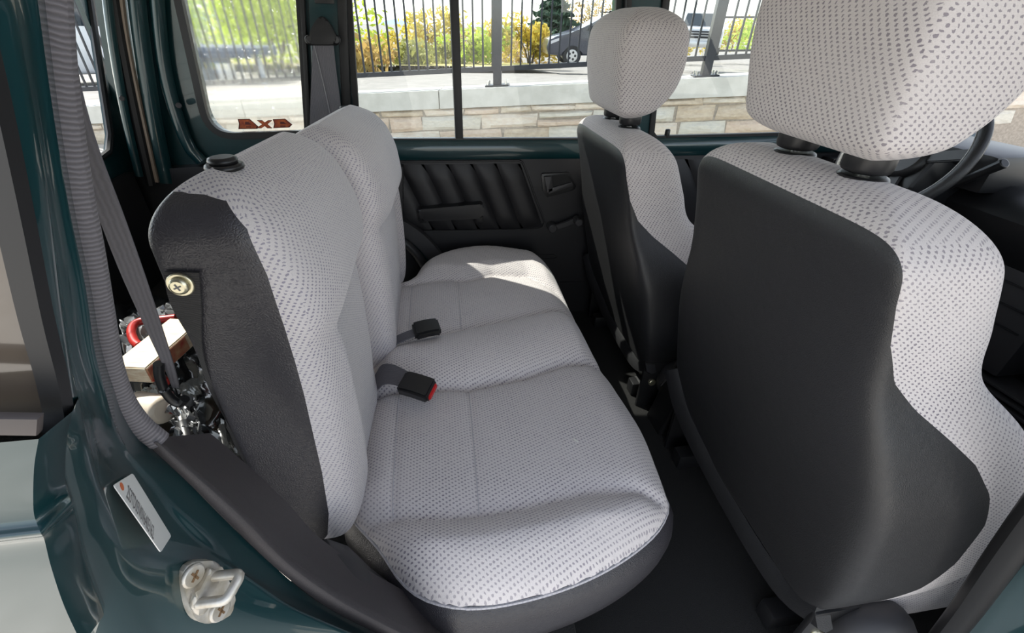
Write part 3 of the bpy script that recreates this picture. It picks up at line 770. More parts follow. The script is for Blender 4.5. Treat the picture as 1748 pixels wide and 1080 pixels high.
# latch bezel with lever
bz = [s2(919, 290), s2(966, 288), s2(978, 311), s2(974, 318), s2(929, 330), s2(922, 318)]
o1 = [side3(u, v, YD - .004) for u, v in rrect(bz, .007, 4)]
lt = prism('latch_bezel', o1, (0, -.010, 0), PLAST, d1, .003)
c_ = np.mean(np.array(bz), 0); inner = [c_ + (np.array(b) - c_) * .84 for b in bz]
prism('latch_cup', [side3(u, v, YD - .013) for u, v in rrect(inner, .005, 4)], (0, -.003, 0), mat('latch_recess', (.004, .004, .004), .7), lt)
for nm_, lev in (('latch_plate', [s2(923, 294), s2(936, 293), s2(938, 317), s2(929, 322)]), ('latch_lever', [s2(930, 314), s2(969, 303), s2(972, 309), s2(931, 323)])):
    prism(nm_, [side3(u, v, YD - .024) for u, v in rrect(lev, .002, 3)], (0, .010, 0), PLASTG, lt, .002)
# window crank
ck0, ck1 = atY(943, 389, YD - .03), atY(984, 374, YD - .03)
ck = rod('window_crank', np.array(ck0) + (0, .03, 0), np.array(ck0) - (0, .012, 0), .017, PLASTG, d1, 18, .004)
sweep('crank_arm', [ck0, (np.array(ck0) + ck1) / 2 - (0, .006, 0), ck1], rect(.018, .012), PLASTG, ck, ref=(0, 1, 0))
rod('crank_knob', np.array(ck1) - (0, -.006, 0), np.array(ck1) - (0, .04, 0), .015, PLASTG, ck, 16, .004)
tube('panel_groove', [atY(905, 436, YD - .006), atY(945, 435, YD - .006), atY(951, 438, YD - .006), atY(945, 442, YD - .006), atY(905, 443, YD - .006)], .003, VINP, d1, n=6, ref=(0, 1, 0))
tube('panel_groove', [atY(955, 482, YD - .006), atY(1000, 481, YD - .006)], .003, VINP, d1, n=6, ref=(0, 1, 0))
rod('lock_knob', atY(600, 176, YD + .01), atY(600, 166, YD + .01), .008, PLAST, d1, 12, .003)
# wheel-arch trims at the rear of the door
arch = struct('trim_1')
sweep('arch_trim', spline([atY(x, y, 1.53) for x, y in [(655, 372), (690, 388), (720, 410), (745, 440), (765, 480)]], 16), rect(.05, .035), PLASTG, arch, ref=(0, 1, 0))
sweep('arch_seal', spline([atY(x, y, 1.50) for x, y in [(655, 398), (685, 410), (708, 430), (728, 460), (740, 490)]], 16), circ(.016, 10), RUB, arch, ref=(0, 1, 0))
P = [[atY(640, 405, 1.46), atY(690, 420, 1.47), atY(720, 460, 1.47), atY(735, 520, 1.47)], [atY(640, 420, 1.36), atY(680, 440, 1.38), atY(705, 480, 1.38), atY(715, 540, 1.38)], [atY(640, 500, 1.34), atY(672, 500, 1.35), atY(690, 520, 1.35), atY(700, 560, 1.35)]]
V, Fc, uv = grid(P); mesh('wheel_housing', V, Fc, PLAST, arch, uv)

# front door on the far side
d2 = struct('door_2')
fh = fillloop(rrect([s2(1136, -70), s2(1100, 234), s2(1600, 221), s2(1470, -70)], [.03, .03, .04, .04], 6), 80)
holed('door_frame', [s2(1126, -150), s2(1085, 275), s2(1670, 262), s2(1560, -150)], fh, side3, YW - .035, YW + .03, PAINT, d2)
sweep('window_rubber', [side3(u, v, YW - .034) for u, v in fh], [(-.004, -.008), (.012, -.008), (.012, .008), (-.004, .008)], RUB, d2, closed=True, ref=(0, 1, 0))
pane('window_pane', fh, YW + .002, d2)
sill('painted_sill', 1090, 250, 1660, 239, d2)
a = [s2(1086, 264, YD), s2(1680, 249, YD), s2(1680, 700, YD), s2(1040, 640, YD)]
prism('trim_panel', [side3(u, v, YD - .004) for u, v in a], (0, .02, 0), VINP, d2, .006)
for i in range(6):
    x0 = 1128 + i * 45; cs = [s2(x0, 272, YD), s2(x0 + 45, 271, YD), s2(x0 + 85, 400, YD), s2(x0 + 40, 402, YD)]
    P = []
    for r in range(7):
        row = []
        for c_ in range(9):
            u, v = c_ / 8, r / 6
            p = (np.array(cs[0])*(1-u)+np.array(cs[1])*u)*(1-v) + (np.array(cs[3])*(1-u)+np.array(cs[2])*u)*v
            row.append(side3(p[0], p[1], YD - .004 - .012 * (1 - abs(2*u-1)**3) * (1 - abs(2*v-1)**8)))
        P.append(row)
    V, Fc, uv = grid(P); mesh('pleat', V, Fc, VINP, d2, uv)
lk = atY(1137, 238, YD - .0)
rod('lock_knob', lk, np.array(lk) + (0, 0, .035), .009, PLAST, d2, 12, .004)

# ---------------------------------------------------------------- near side: rear doorway jamb
wr = struct('wall_right')
NJ = 48
def ext_up(P, z=1.72):
    d = P[0] - P[3]; d = d / d[2]; d[:2] = np.clip(d[:2], -.6, .6); return np.vstack([[P[0] + d * (z - P[0][2])], P])
def jcurve(pts, n=NJ, up=True):
    P = spline([atY(x, y, Y) for x, y, Y in pts], n)
    return ext_up(P) if up else P
STA = [((-25, 0), (24, 0), (64, 0), (80, 0)), ((10, 200), (60, 200), (92, 200), (105, 200)), ((45, 355), (84, 360), (118, 355), (130, 355)), ((85, 540), (104, 520), (146, 490), (158, 490)),
       ((112, 650), (124, 640), (162, 600), (175, 590)), ((118, 692), (136, 690), (180, 670), (197, 662)), ((98, 728), (144, 730), (192, 714), (215, 708)), ((76, 750), (150, 760), (205, 745), (250, 757)),
       ((67, 800), (162, 815), (235, 800), (310, 812)), ((66, 868), (178, 865), (285, 862), (380, 883)), ((78, 912), (198, 915), (340, 922), (455, 955)), ((98, 970), (225, 970), (405, 972), (540, 1025)),
       ((120, 1035), (255, 1035), (500, 1035), (630, 1074)), ((150, 1100), (292, 1105), (640, 1097), (715, 1110))]
YA = [.165] * 6 + [.168, .172] + [.172] * 6; YB = [.17] * 5 + [.173, .178, .185, .19, .195, .197, .20, .20, .20]
def seg_spline(P, k=8):                     # every station keeps its own place along the curve
    P = [np.array(p) for p in P]; out = []
    for i in range(len(P) - 1):
        p1, p2 = P[i], P[i + 1]; p0 = P[i - 1] if i else 2 * p1 - p2; p3 = P[i + 2] if i + 2 < len(P) else 2 * p2 - p1
        for q in range(k):
            t = q / k; out.append(0.5 * ((2*p1) + (-p0+p2)*t + (2*p0-5*p1+4*p2-p3)*t*t + (-p0+3*p1-3*p2+p3)*t**3))
    return np.array(out + [P[-1]])
cA = ext_up(seg_spline([atY(*a[0], y) for a, y in zip(STA, YA)])); cB = ext_up(seg_spline([atY(*a[1], y) for a, y in zip(STA, YB)]))
YC = [.205] * 5 + [.215, .235, .25] + [.256] * 6
cC = ext_up(seg_spline([atY(*a[2], y) for a, y in zip(STA, YC)])); cD = ext_up(seg_spline([atY(*a[3], .285) for a in STA]))
def bulge(a, b, k, n=7, out=(0, -1, 0)):
    rows = []
    for i in range(n + 1):
        t = i / n; rows.append(a * (1 - t) + b * t + np.array(out) * k * 4 * t * (1 - t))
    return rows
def resample(P, n):
    L = np.concatenate([[0], np.cumsum(np.linalg.norm(np.diff(P, axis=0), axis=1))]); t = np.linspace(0, L[-1], n)
    return np.stack([np.interp(t, L, P[:, k]) for k in range(3)], 1)
RR = 80
# match by height-ish arc length so that neighbouring strips run together
cs_ = [cA, cB, cC, cD]
rows = bulge(cs_[0], cs_[1], .005) + bulge(cs_[1], cs_[2], -.012, 10, (.6, -.5, 0))[1:] + bulge(cs_[2], cs_[3], .006, 6)[1:]
V, Fc, uv = grid(rows); jamb = mesh('door_jamb', V, [tuple(reversed(q)) for q in Fc], PAINT, wr, uv)
JBVH = BVHTree.FromPolygons([Vector(v) for v in V], Fc)
def hit(px, py, bvh=None, off=0.0):
    d = Vector(ray(px, py)).normalized(); h = (bvh or JBVH).ray_cast(Vector(CAM), d)
    if h[0] is None:
        best = None
        for k in range(20, 160):
            q = Vector(CAM) + d * k * .01; nr = (bvh or JBVH).find_nearest(q)
            if nr[0] is not None and (best is None or nr[3] < best[3]): best = nr
        h = best
    nn = h[1] if h[1].dot(d) < 0 else -h[1]
    return h[0] + nn * off, nn
# outer quarter panel with its swage line, and the shut-line gap
E = seg_spline([atY(x, y, Y) for x, y, Y in [(66, 749, .14), (58, 800, .14), (57, 868, .14), (63, 893, .138), (71, 912, .134), (76, 922, .14), (88, 970, .14), (110, 1035, .14), (140, 1100, .14)]])
gap = E + np.array([.003, .014, 0]); low = cA[-57:]; low = resample(low, len(gap))
rows = [low + np.array([.002, .002, 0]), low * .4 + gap * .6 + np.array([-.003, .014, 0]), gap, E]
V, Fc, uv = grid(rows); mesh('shut_gap', V, Fc, PAINT, wr, uv)
rows = []
for t in (0, .5, 1):
    Q = E.copy(); Q[:, 0] = E[:, 0] * (1 - t) - 1.0 * t; rows.append(Q)
V, Fc, uv = grid(rows); mesh('outer_panel', V, Fc, PAINT, wr, uv, True, 60)
# near quarter window: tinted pane, rubber gasket, ledge
g0 = spline([atY(x, y, .158) for x, y in [(-75, -40), (-25, 150), (22, 355), (62, 540), (88, 640), (100, 700)]], 20)
g0 = ext_up(g0, 1.66)
sweep('window_gasket', np.vstack([g0, [atY(96, 718, .156)], [atY(82, 734, .154)]]), [(-.0035, -.003), (.0035, -.003), (.0035, .003), (-.0035, .003)], RUB, wr, ref=(0, 1, 0))
zl = atY(40, 735, .15)
gp = ext_up(spline([atY(x, y, .162) for x, y in [(-68, -40), (-18, 150), (30, 355), (70, 540), (96, 640), (108, 705)]], 20), 1.66)
pv = [np.array([p[0], .162, p[2]]) for p in gp[::-1]] + [np.array([-.95, .162, 1.66]), np.array([-.95, .162, gp[-1][2]])]
prism('quarter_pane', pv, (0, .003, 0), TINT, wr)
led = [atY(x, y, .140) for x, y in [(-260, 712), (64, 716), (62, 745), (-260, 741)]]
prism('window_ledge', led, (0, .004, 0), mat('weathered_ledge', (.06, .05, .048), .5), wr, .001)
# ribbed door seal
sc = spline([atY(x, y, .287) for x, y in [(83, -40), (86, 0), (101, 150), (128, 320), (151, 430), (173, 550), (186, 620), (207, 680), (236, 722), (272, 752)]], 60)
sc = ext_up(sc, 1.70)
sweep('door_seal', sc, circ(.0080, 14, 1.0), SEALM, wr, ref=(.3, 1, 0))
# sill trim running forward and down from the seal
lo_ = spline([atY(x, y, .283) for x, y in [(250, 757), (330, 832), (400, 902), (480, 977), (560, 1037), (640, 1078), (710, 1108)]], 30)
md_ = spline([atY(x, y, .278) for x, y in [(268, 754), (345, 822), (415, 885), (492, 962), (572, 1020), (652, 1064), (722, 1098)]], 30)
up_ = spline([atY(x, y, .325) for x, y in [(288, 745), (345, 790), (400, 835), (460, 890), (512, 942), (585, 990), (660, 1030), (735, 1068), (800, 1100)]], 30)
inn = up_ + np.array([0, .05, -.05])
V, Fc, uv = grid([lo_, md_, md_ * .5 + up_ * .5 + np.array([0, -.004, .004]), up_, inn]); mesh('sill_trim', V, [tuple(reversed(q)) for q in Fc], PLASTR, wr, uv)
i0 = up_[14:] + np.array([0, .01, -.015])
i1 = spline([atY(x, y, .40) for x, y in [(520, 935), (575, 920), (640, 975), (700, 1020), (760, 1070), (830, 1110)]], len(i0))
V, Fc, uv = grid([i0, i0 * .5 + i1 * .5 + np.array([0, 0, .012]), i1, i1 + np.array([0, .05, -.25])]); mesh('step_trim', V, [tuple(reversed(q)) for q in Fc], PLASTG, wr, uv)
# rest of the near side outside the frame: roof rail, front pillar, front door
box('roof_rail', (-.98, .19, 1.64), (1.5, .26, 1.73), PAINT, wr, .015)
box('lower_quarter', (-.97, .16, .3), (-.34, .34, .98), PAINT, wr, .02)
bp = spline([atY(x, y, .215) for x, y in [(1560, 1150), (1640, 1052), (1700, 968), (1765, 880), (1850, 770)]], 14)
bp = np.vstack([bp, spline([bp[-1], bp[-1] + np.array([.02, -.005, .12]), np.array([bp[-1][0] + .03, .215, 1.40]), np.array([bp[-1][0] - .01, .225, 1.70])], 16)[1:]])
sweep('front_seal', bp, circ(.017, 10), RUB, wr, ref=(0, 1, 0))
bq = spline([atY(x, y, .19) for x, y in [(1610, 1160), (1690, 1070), (1750, 990), (1815, 905), (1900, 800)]], 14)
bq = np.vstack([bq, spline([bq[-1], bq[-1] + np.array([.025, -.005, .12]), np.array([bq[-1][0] + .05, .19, 1.40]), np.array([bq[-1][0] + .02, .20, 1.70])], 16)[1:]])
V, Fc, uv = grid([bp, (bp + bq) / 2 + np.array([.004, -.006, 0]), bq, bq + np.array([.08, -.03, -.03])]); mesh('pillar_foot', V, Fc, PAINT, wr, uv)
box('front_door', (.92, .15, .35), (1.95, .22, 1.10), PAINT, wr, .02)
# the rear door itself stands open beside the camera, hinged on the front pillar
d4 = struct('door_4')
dm = Matrix.Translation((.86, .17, 0)) @ Matrix.Rotation(math.radians(-62), 4, 'Z')
box('door_skin', (.02, -.035, .42), (.98, .02, 1.08), PAINT, d4, .02, 2, dm)
box('door_lining', (.05, -.055, .46), (.95, -.034, 1.04), VINP, d4, .01, 2, dm)
for x in (.02, .93): box('window_post', (x, -.03, 1.06), (x + .05, .01, 1.66), PAINT, d4, .01, 2, dm)
box('window_header', (.02, -.03, 1.62), (.98, .01, 1.67), PAINT, d4, .01, 2, dm)
box('window_pane', (.06, -.012, 1.07), (.94, -.008, 1.63), GLASS, d4, 0, 1, dm)
wf = struct('wall_front')
box('firewall', (1.92, .2, .35), (1.97, 1.62, 1.05), VINP, wf, .01)
box('windscreen_header', (1.3, .2, 1.66), (1.5, 1.64, 1.73), PAINT, wf, .02)
for y in (.22, 1.60): sweep('screen_pillar', [(1.92, y, 1.05), (1.4, y, 1.70)], rect(.06, .06), PAINT, wf, ref=(0, 1, 0), smooth_=False)

# ================================================================== SEATS
# ---------------------------------------------------------------- rear bench cushion
bc = thing('rear_bench_cushion', 'grey dotted fabric bench cushion across the rear of the car', 'seat')
brd = [(600, 882), (648, 938), (690, 998), (745, 1030), (830, 1037), (950, 1010), (1050, 965), (1118, 912), (1141, 868)]
frt = [(1138, 842), (1100, 745), (1060, 680), (1016, 612), (972, 525), (945, 470), (922, 448)]
far = [(890, 432), (830, 426), (770, 433), (720, 452), (700, 476)]
foot = [atZ(x, y, .70)[:2] for x, y in brd] + [atZ(x, y, .715)[:2] for x, y in frt] + [atZ(x, y, .735)[:2] for x, y in far]
foot += [np.array([-.175, foot[-1][1] - .03]), np.array([-.195, foot[-1][1] - .12]), np.array([-.205, .62]), np.array([-.205, foot[0][1] + .05])]
foot = spline(foot, 150, True)
cell = .0075
gx = np.arange(foot[:, 0].min() - .01, foot[:, 0].max() + .015, cell); gy = np.arange(foot[:, 1].min() - .01, foot[:, 1].max() + .015, cell)
XX, YY = np.meshgrid(gx, gy); pts = np.stack([XX.ravel(), YY.ravel()], 1); sd = sd_poly(pts, foot)
def zpl(l, z=.755): return [atZ(x, y, z)[:2] for x, y in l]
seam_near = zpl([(590, 872), (668, 878), (760, 880), (818, 876), (900, 862), (1000, 840), (1090, 833), (1145, 845)])
seam_cn = zpl([(640, 668), (700, 662), (800, 660), (900, 640), (960, 620), (1010, 613), (1030, 616)])
seam_cf = zpl([(640, 600), (700, 582), (790, 562), (880, 543), (940, 530), (985, 530)])
seam_far = zpl([(660, 486), (700, 484), (760, 476), (795, 478), (840, 468), (900, 470), (950, 492), (975, 510)])
def xline(x0, x1, y0, y1): return [np.array([x0, y0]), np.array([x1, y1])]
s1 = [seam_near[3] + 0, atZ(800, 660, .755)[:2]]; s2_ = [seam_near[1] + 0, atZ(682, 662, .755)[:2]]
s3 = [atZ(787, 562, .755)[:2], atZ(782, 478, .755)[:2]]; s4 = [atZ(697, 582, .755)[:2], atZ(704, 484, .755)[:2]]
inside = -sd
edge = np.clip(inside / .085, 0, 1); Z = .700 + .058 * np.sqrt(np.clip(1 - (1 - edge) ** 2, 0, 1))
Z = np.where(inside < 0, .70 + inside * .5, Z)
def between(p, la, lb):                     # 0 at both lines, 1 midway (lines run along x)
    la = np.array(la); lb = np.array(lb); ya = np.interp(p[:, 0], la[:, 0], la[:, 1]); yb = np.interp(p[:, 0], lb[:, 0], lb[:, 1])
    t = (p[:, 1] - ya) / (yb - ya); return np.clip(1 - (2 * t - 1) ** 2, 0, 1)
fade = np.clip(inside / .05, 0, 1)
Z += fade * (.030 * between(pts, seam_cn, seam_cf) + .006 * between(pts, seam_near, seam_cn) + .006 * between(pts, seam_cf, seam_far))
ya = np.interp(pts[:, 0], np.array(seam_near)[:, 0], np.array(seam_near)[:, 1]); Z += fade * .016 * np.clip((ya - pts[:, 1]) / .05, 0, 1) * np.clip(1 - (ya - pts[:, 1] - .05) / .14, 0, 1)
yf = np.interp(pts[:, 0], np.array(seam_far)[:, 0], np.array(seam_far)[:, 1]); Z += fade * .022 * np.clip((pts[:, 1] - yf) / .06, 0, 1)
for l, k, w_ in ((seam_near, .016, .016), (seam_cn, .020, .016), (seam_cf, .012, .014), (seam_far, .014, .014), (s1, .005, .006), (s2_, .005, .006), (s3, .005, .006), (s4, .005, .006)):
    Z -= k * np.exp(-(d_line(pts, l) / w_)) * np.clip(inside / .02, 0, 1)
for x, y in zip(gx, gx): pass
V = np.stack([pts[:, 0], pts[:, 1], Z], 1); nx, ny = len(gx), len(gy)
Q = [(r * nx + c, r * nx + c + 1, (r + 1) * nx + c + 1, (r + 1) * nx + c) for r in range(ny - 1) for c in range(nx - 1)]
V2, F2, U2 = isocut(V, Q, pts[:, ::-1].copy(), sd, -1)
mesh('seat_fabric', V2, F2, FABS, bc, U2)
CBVH = BVHTree.FromPolygons([Vector(v) for v in V2], F2)
n = len(foot); cen = foot.mean(0)
def ring(z, ins):
    out = []
    for i in range(n):
        t = foot[(i + 1) % n] - foot[i - 1]; nn = np.array([t[1], -t[0]]) / (np.linalg.norm(t) + 1e-9)
        if ((foot[i] + nn * .01 - cen) ** 2).sum() < ((foot[i] - cen) ** 2).sum(): nn = -nn
        q = foot[i] - nn * ins; out.append((q[0], q[1], z))
    return out
V, Fc, uv = grid([ring(.700, .0), ring(.69, -.009), ring(.67, -.017), ring(.64, -.021), ring(.61, -.018), ring(.585, -.004), ring(.575, .03), ring(.574, .10)], True)
mesh('vinyl_skirt', V, Fc, VIND, bc, uv)
sweep('welt', [(p[0], p[1], .7005) for p in foot], circ(.003, 6), FABP, bc, closed=True)
def on_cushion(p, off=.0005):
    h = CBVH.ray_cast(Vector((p[0], p[1], 1.0)), Vector((0, 0, -1))); return (h[0] + Vector((0, 0, off))) if h[0] else None
for l in (s1, s2_, s3, s4):
    q = [on_cushion(np.array(l[0]) * (1 - t) + np.array(l[1]) * t) for t in np.linspace(.02, .98, 40)]
    q = [x for x in q if x is not None]; tube('seam_stitch', q, .0011, FABP, bc, n=5)

# ---------------------------------------------------------------- lofted upholstered shapes
def sup(c, e): return math.copysign(abs(c) ** e, c)
def loft(levels, nang=96, nz=70, ef=.5, er=.25, ey=.4, top=.05, bot=.03, zt=None, topexp=2.0):
    """levels: (z, yc, half_width, x_rear, x_front). Rings at constant z; crown and base rounded."""
    zs0, zs1 = levels[0][0], levels[-1][0]
    col = lambda k: [(l[0], l[k]) for l in levels]
    zz = []
    for i in range(nz + 1):
        t = i / nz; zz.append(zs0 + (zs1 - zs0) * (.5 - .5 * math.cos(math.pi * t)) * .75 + (zs1 - zs0) * t * .25)
    rows = []; info = []
    for z in zz:
        yc, hw, xr, xf = (smooth(z, col(k)) for k in (1, 2, 3, 4))
        s = 1.0
        if z > zs1 - top: u = (z - (zs1 - top)) / top; s = max(0.0, 1 - u ** topexp) ** (1 / topexp)
        if z < zs0 + bot: u = (zs0 + bot - z) / bot; s = min(s, max(0.0, 1 - u ** 2) ** .5)
        sh = top * (1 - s) * 1.0 if z > zs1 - top else bot * (1 - s)
        hw2 = max(hw - sh * 1.35, .002) if s > 0 else hw * .3
        th = (xf - xr) / 2; xm = (xf + xr) / 2; th2 = max(th - sh, .001)
        row = []
        for j in range(nang):
            a = 2 * math.pi * (j + .5) / nang - math.pi / 2
            s_, c_ = math.sin(a), math.cos(a)
            # angle measured so that the seam of the cloth lies at the front centre
            x = xm + th2 * sup(c_, ef if c_ > 0 else er); y = yc + hw2 * sup(s_, ey)
            row.append((x, y, z))
        rows.append(row)
    return np.array(rows)
def close_rows(rows):
    b = rows[0].mean(0); t = rows[-1].mean(0)
    return np.concatenate([np.repeat(b[None, None], rows.shape[1], 1), rows, np.repeat(t[None, None], rows.shape[1], 1)], 0)
def loft_faces(rows):
    V, Fc, uv = grid(close_rows(rows), True); return V, Fc, uv

def arc_uv(rows, fref):
    """cloth measured along the surface from a reference column"""
    P = close_rows(rows); P = np.concatenate([P, P[:, :1]], 1); j = int(fref * rows.shape[1])
    du = np.concatenate([np.zeros((len(P), 1)), np.cumsum(np.linalg.norm(np.diff(P, axis=1), axis=2), 1)], 1); du = du - du[:, j:j + 1]
    dv = np.concatenate([np.zeros((1, P.shape[1])), np.cumsum(np.linalg.norm(np.diff(P[1:-1], axis=0), axis=2), 0)], 0); dv = np.concatenate([dv[:1], dv, dv[-1:]], 0)
    return np.stack([du, dv], 2).reshape(-1, 2)
def cloth_uv(V, yc, hw, xref):
    """cloth laid over the front/rear, folded over the top and round the sides without swirling"""
    yn = (V[:, 1] - yc) / hw; w_ = np.clip((np.abs(yn) - .78) / .2, 0, 1); dx_ = V[:, 0] - xref
    return np.stack([V[:, 1] + np.sign(yn) * w_ * np.abs(dx_), V[:, 2] - (1 - w_) * dx_], 1)
# ---------------------------------------------------------------- rear seat backs
def rear_back(y0, y1, label, cat, xoff=0.0, zt=1.302, inner=1, panel=(-.119, .26)):
    t = thing('rear_seat_back', label, cat, 'split rear seat backs')
    yc, hw = (y0 + y1) / 2, (y1 - y0) / 2
    # x of the front edge at the sides; the padding then bulges forward towards the middle of the half
    lv = [(.70, yc, hw * .95, -.285, -.195), (.76, yc, hw * .99, -.297, -.170), (.86, yc, hw, -.300, -.163), (.98, yc, hw, -.300, -.163), (1.10, yc, hw, -.299, -.168),
          (1.20, yc, hw * .995, -.298, -.176), (1.27, yc, hw * .985, -.296, -.185), (zt, yc, hw * .98, -.290, -.190)]
    rows = loft(lv, 200, 150, .46, .14, .19, .065, .03)
    Y_, Z_ = (rows[..., 1] - yc) / hw, rows[..., 2]; P2 = np.stack([Y_.ravel() * .235, Z_.ravel()], 1)
    front = np.clip((rows[..., 0] - (-.235)) / .05, 0, 1)
    bz_ = np.interp(Z_, [.70, .76, .85, .95, 1.05, 1.15, 1.25, zt], [.0, .006, .012, .016, .020, .022, .020, .012])
    rows[..., 0] += bz_ * (1 - np.abs(Y_) ** 2.4) * front
    def st(x, a, b): t_ = np.clip((x - a) / (b - a), 0, 1); return t_ * t_ * (3 - 2 * t_)
    y_, z_ = P2[:, 0], P2[:, 1]; pa, pb = panel
    zc = 1.095 + .02 * np.clip((y_ - pa) / (pb - pa), 0, 1) * inner
    rec = .024 * (1 - st(z_, zc - .012, zc + .010)) * st(y_, pa - .006, pa + .014) * (1 - st(y_, pb - .014, pb + .006)) * st(z_, .70, .80)
    roll = .016 * st(z_, zc, zc + .06) * (1 - st(z_, 1.19, 1.29))
    cre = .010 * np.exp(-np.abs(z_ - zc) / .008) * st(y_, pa - .03, pa) * (1 - st(y_, pb, pb + .03)) + .005 * np.exp(-np.abs(y_ - pa) / .005) * (z_ < zc) + .005 * np.exp(-np.abs(y_ - pb) / .005) * (z_ < zc)
    puff = .010 * (1 - st(z_, zc - .05, zc)) * np.clip(1 - ((y_ - (pa + pb) / 2) / ((pb - pa) / 2)) ** 2, 0, 1)
    rows[..., 0] += (roll - rec - cre + puff).reshape(Y_.shape) * front
    rows[..., 2] -= .055 * (rows[..., 1] - .50) * np.clip((rows[..., 2] - .75) / .55, 0, 1)     # the crown drops a little towards the far door
    rows[..., 0] += xoff * np.clip((rows[..., 0] + .30) / .10, 0, 1)
    V, Fc, uv = loft_faces(rows); uv = cloth_uv(V, yc, hw, -.18 + xoff)
    # vinyl on the outer side and the rear, fabric on front and top
    xb = xoff + np.interp(V[:, 2], [.70, .74, .80, .90, 1.05, 1.15, 1.22, 1.27, 1.295, 1.31], [-.245, -.222, -.208, -.198, -.190, -.188, -.190, -.198, -.215, -.27])
    f = np.maximum(V[:, 0] - xb, V[:, 2] + .055 * (V[:, 1] - .5) - (1.302 if inner > 0 else 1.285))
    f = np.maximum(f, np.minimum(inner * (V[:, 1] - yc) - hw * .6, V[:, 0] + .275))
    a = isocut(V, Fc, uv, f, 1); b = isocut(V, Fc, uv, f, -1)
    mesh('fabric_cover', a[0], a[1], FAB2, t, 'box'); mesh('vinyl_shell', b[0], b[1], VIND, t, b[2])
    return t, (V, Fc)
FAB2 = fabric_material('fine_grey_fabric', (.57, .535, .535), (.20, .185, .25), .0078, .0068, .34, .35, .5)
rb, rbm = rear_back(.452, .868, 'near half of the split grey rear seat back with black vinyl side', 'seat back', zt=1.318)
rf, _ = rear_back(.874, 1.405, 'far half of the split grey rear seat back beside the rear door', 'seat back', xoff=.032, zt=1.312, inner=-1, panel=(-.185, .15))
BB = BVHTree.FromPolygons([Vector(v) for v in rbm[0]], rbm[1])
# release knob on the top
def knob(parent, p):
    p = Vector(p); rod('knob_bezel', p - Vector((0, 0, .004)), p + Vector((0, 0, .003)), .020, PLAST, parent, 20, .003)
    rod('release_knob', p + Vector((0, 0, .002)), p + Vector((0, 0, .010)), .0155, PLAST, parent, 20, .004)
h, _n = hit(383, 283, BB); knob(rb, h)
knob(rf, (-.235, 1.33, 1.252))
# fold strap screwed on the vinyl side
ls = [hit(x, y, BB, .002)[0] for x, y in [(283, 461), (290, 520), (299, 600), (310, 690), (330, 770), (352, 830)]]
rs = [hit(x, y, BB, .002)[0] for x, y in [(343, 462), (347, 520), (350, 600), (358, 690), (374, 770), (392, 830)]]
L_ = spline(ls, 24); R_ = spline(rs, 24)
ribbon('fold_strap', L_, R_, .003, (0, -1, 0), WEBB, rb)
c, nn = hit(313, 481, BB, .004)
rod('washer', c, c + nn * .004, .013, BRASS, rb, 20, .001)
scw = rod('screw', c + nn * .003, c + nn * .009, .0095, BRASS, rb, 18, .003)
for d in ((1, 0, .4), (-.4, 0, 1)):
    d = Vector(d).normalized() * .004; q = c + nn * .0088
    sweep('screw_slot', [q - d, q + d], rect(.0016, .0012), INK, scw, ref=nn, smooth_=False)

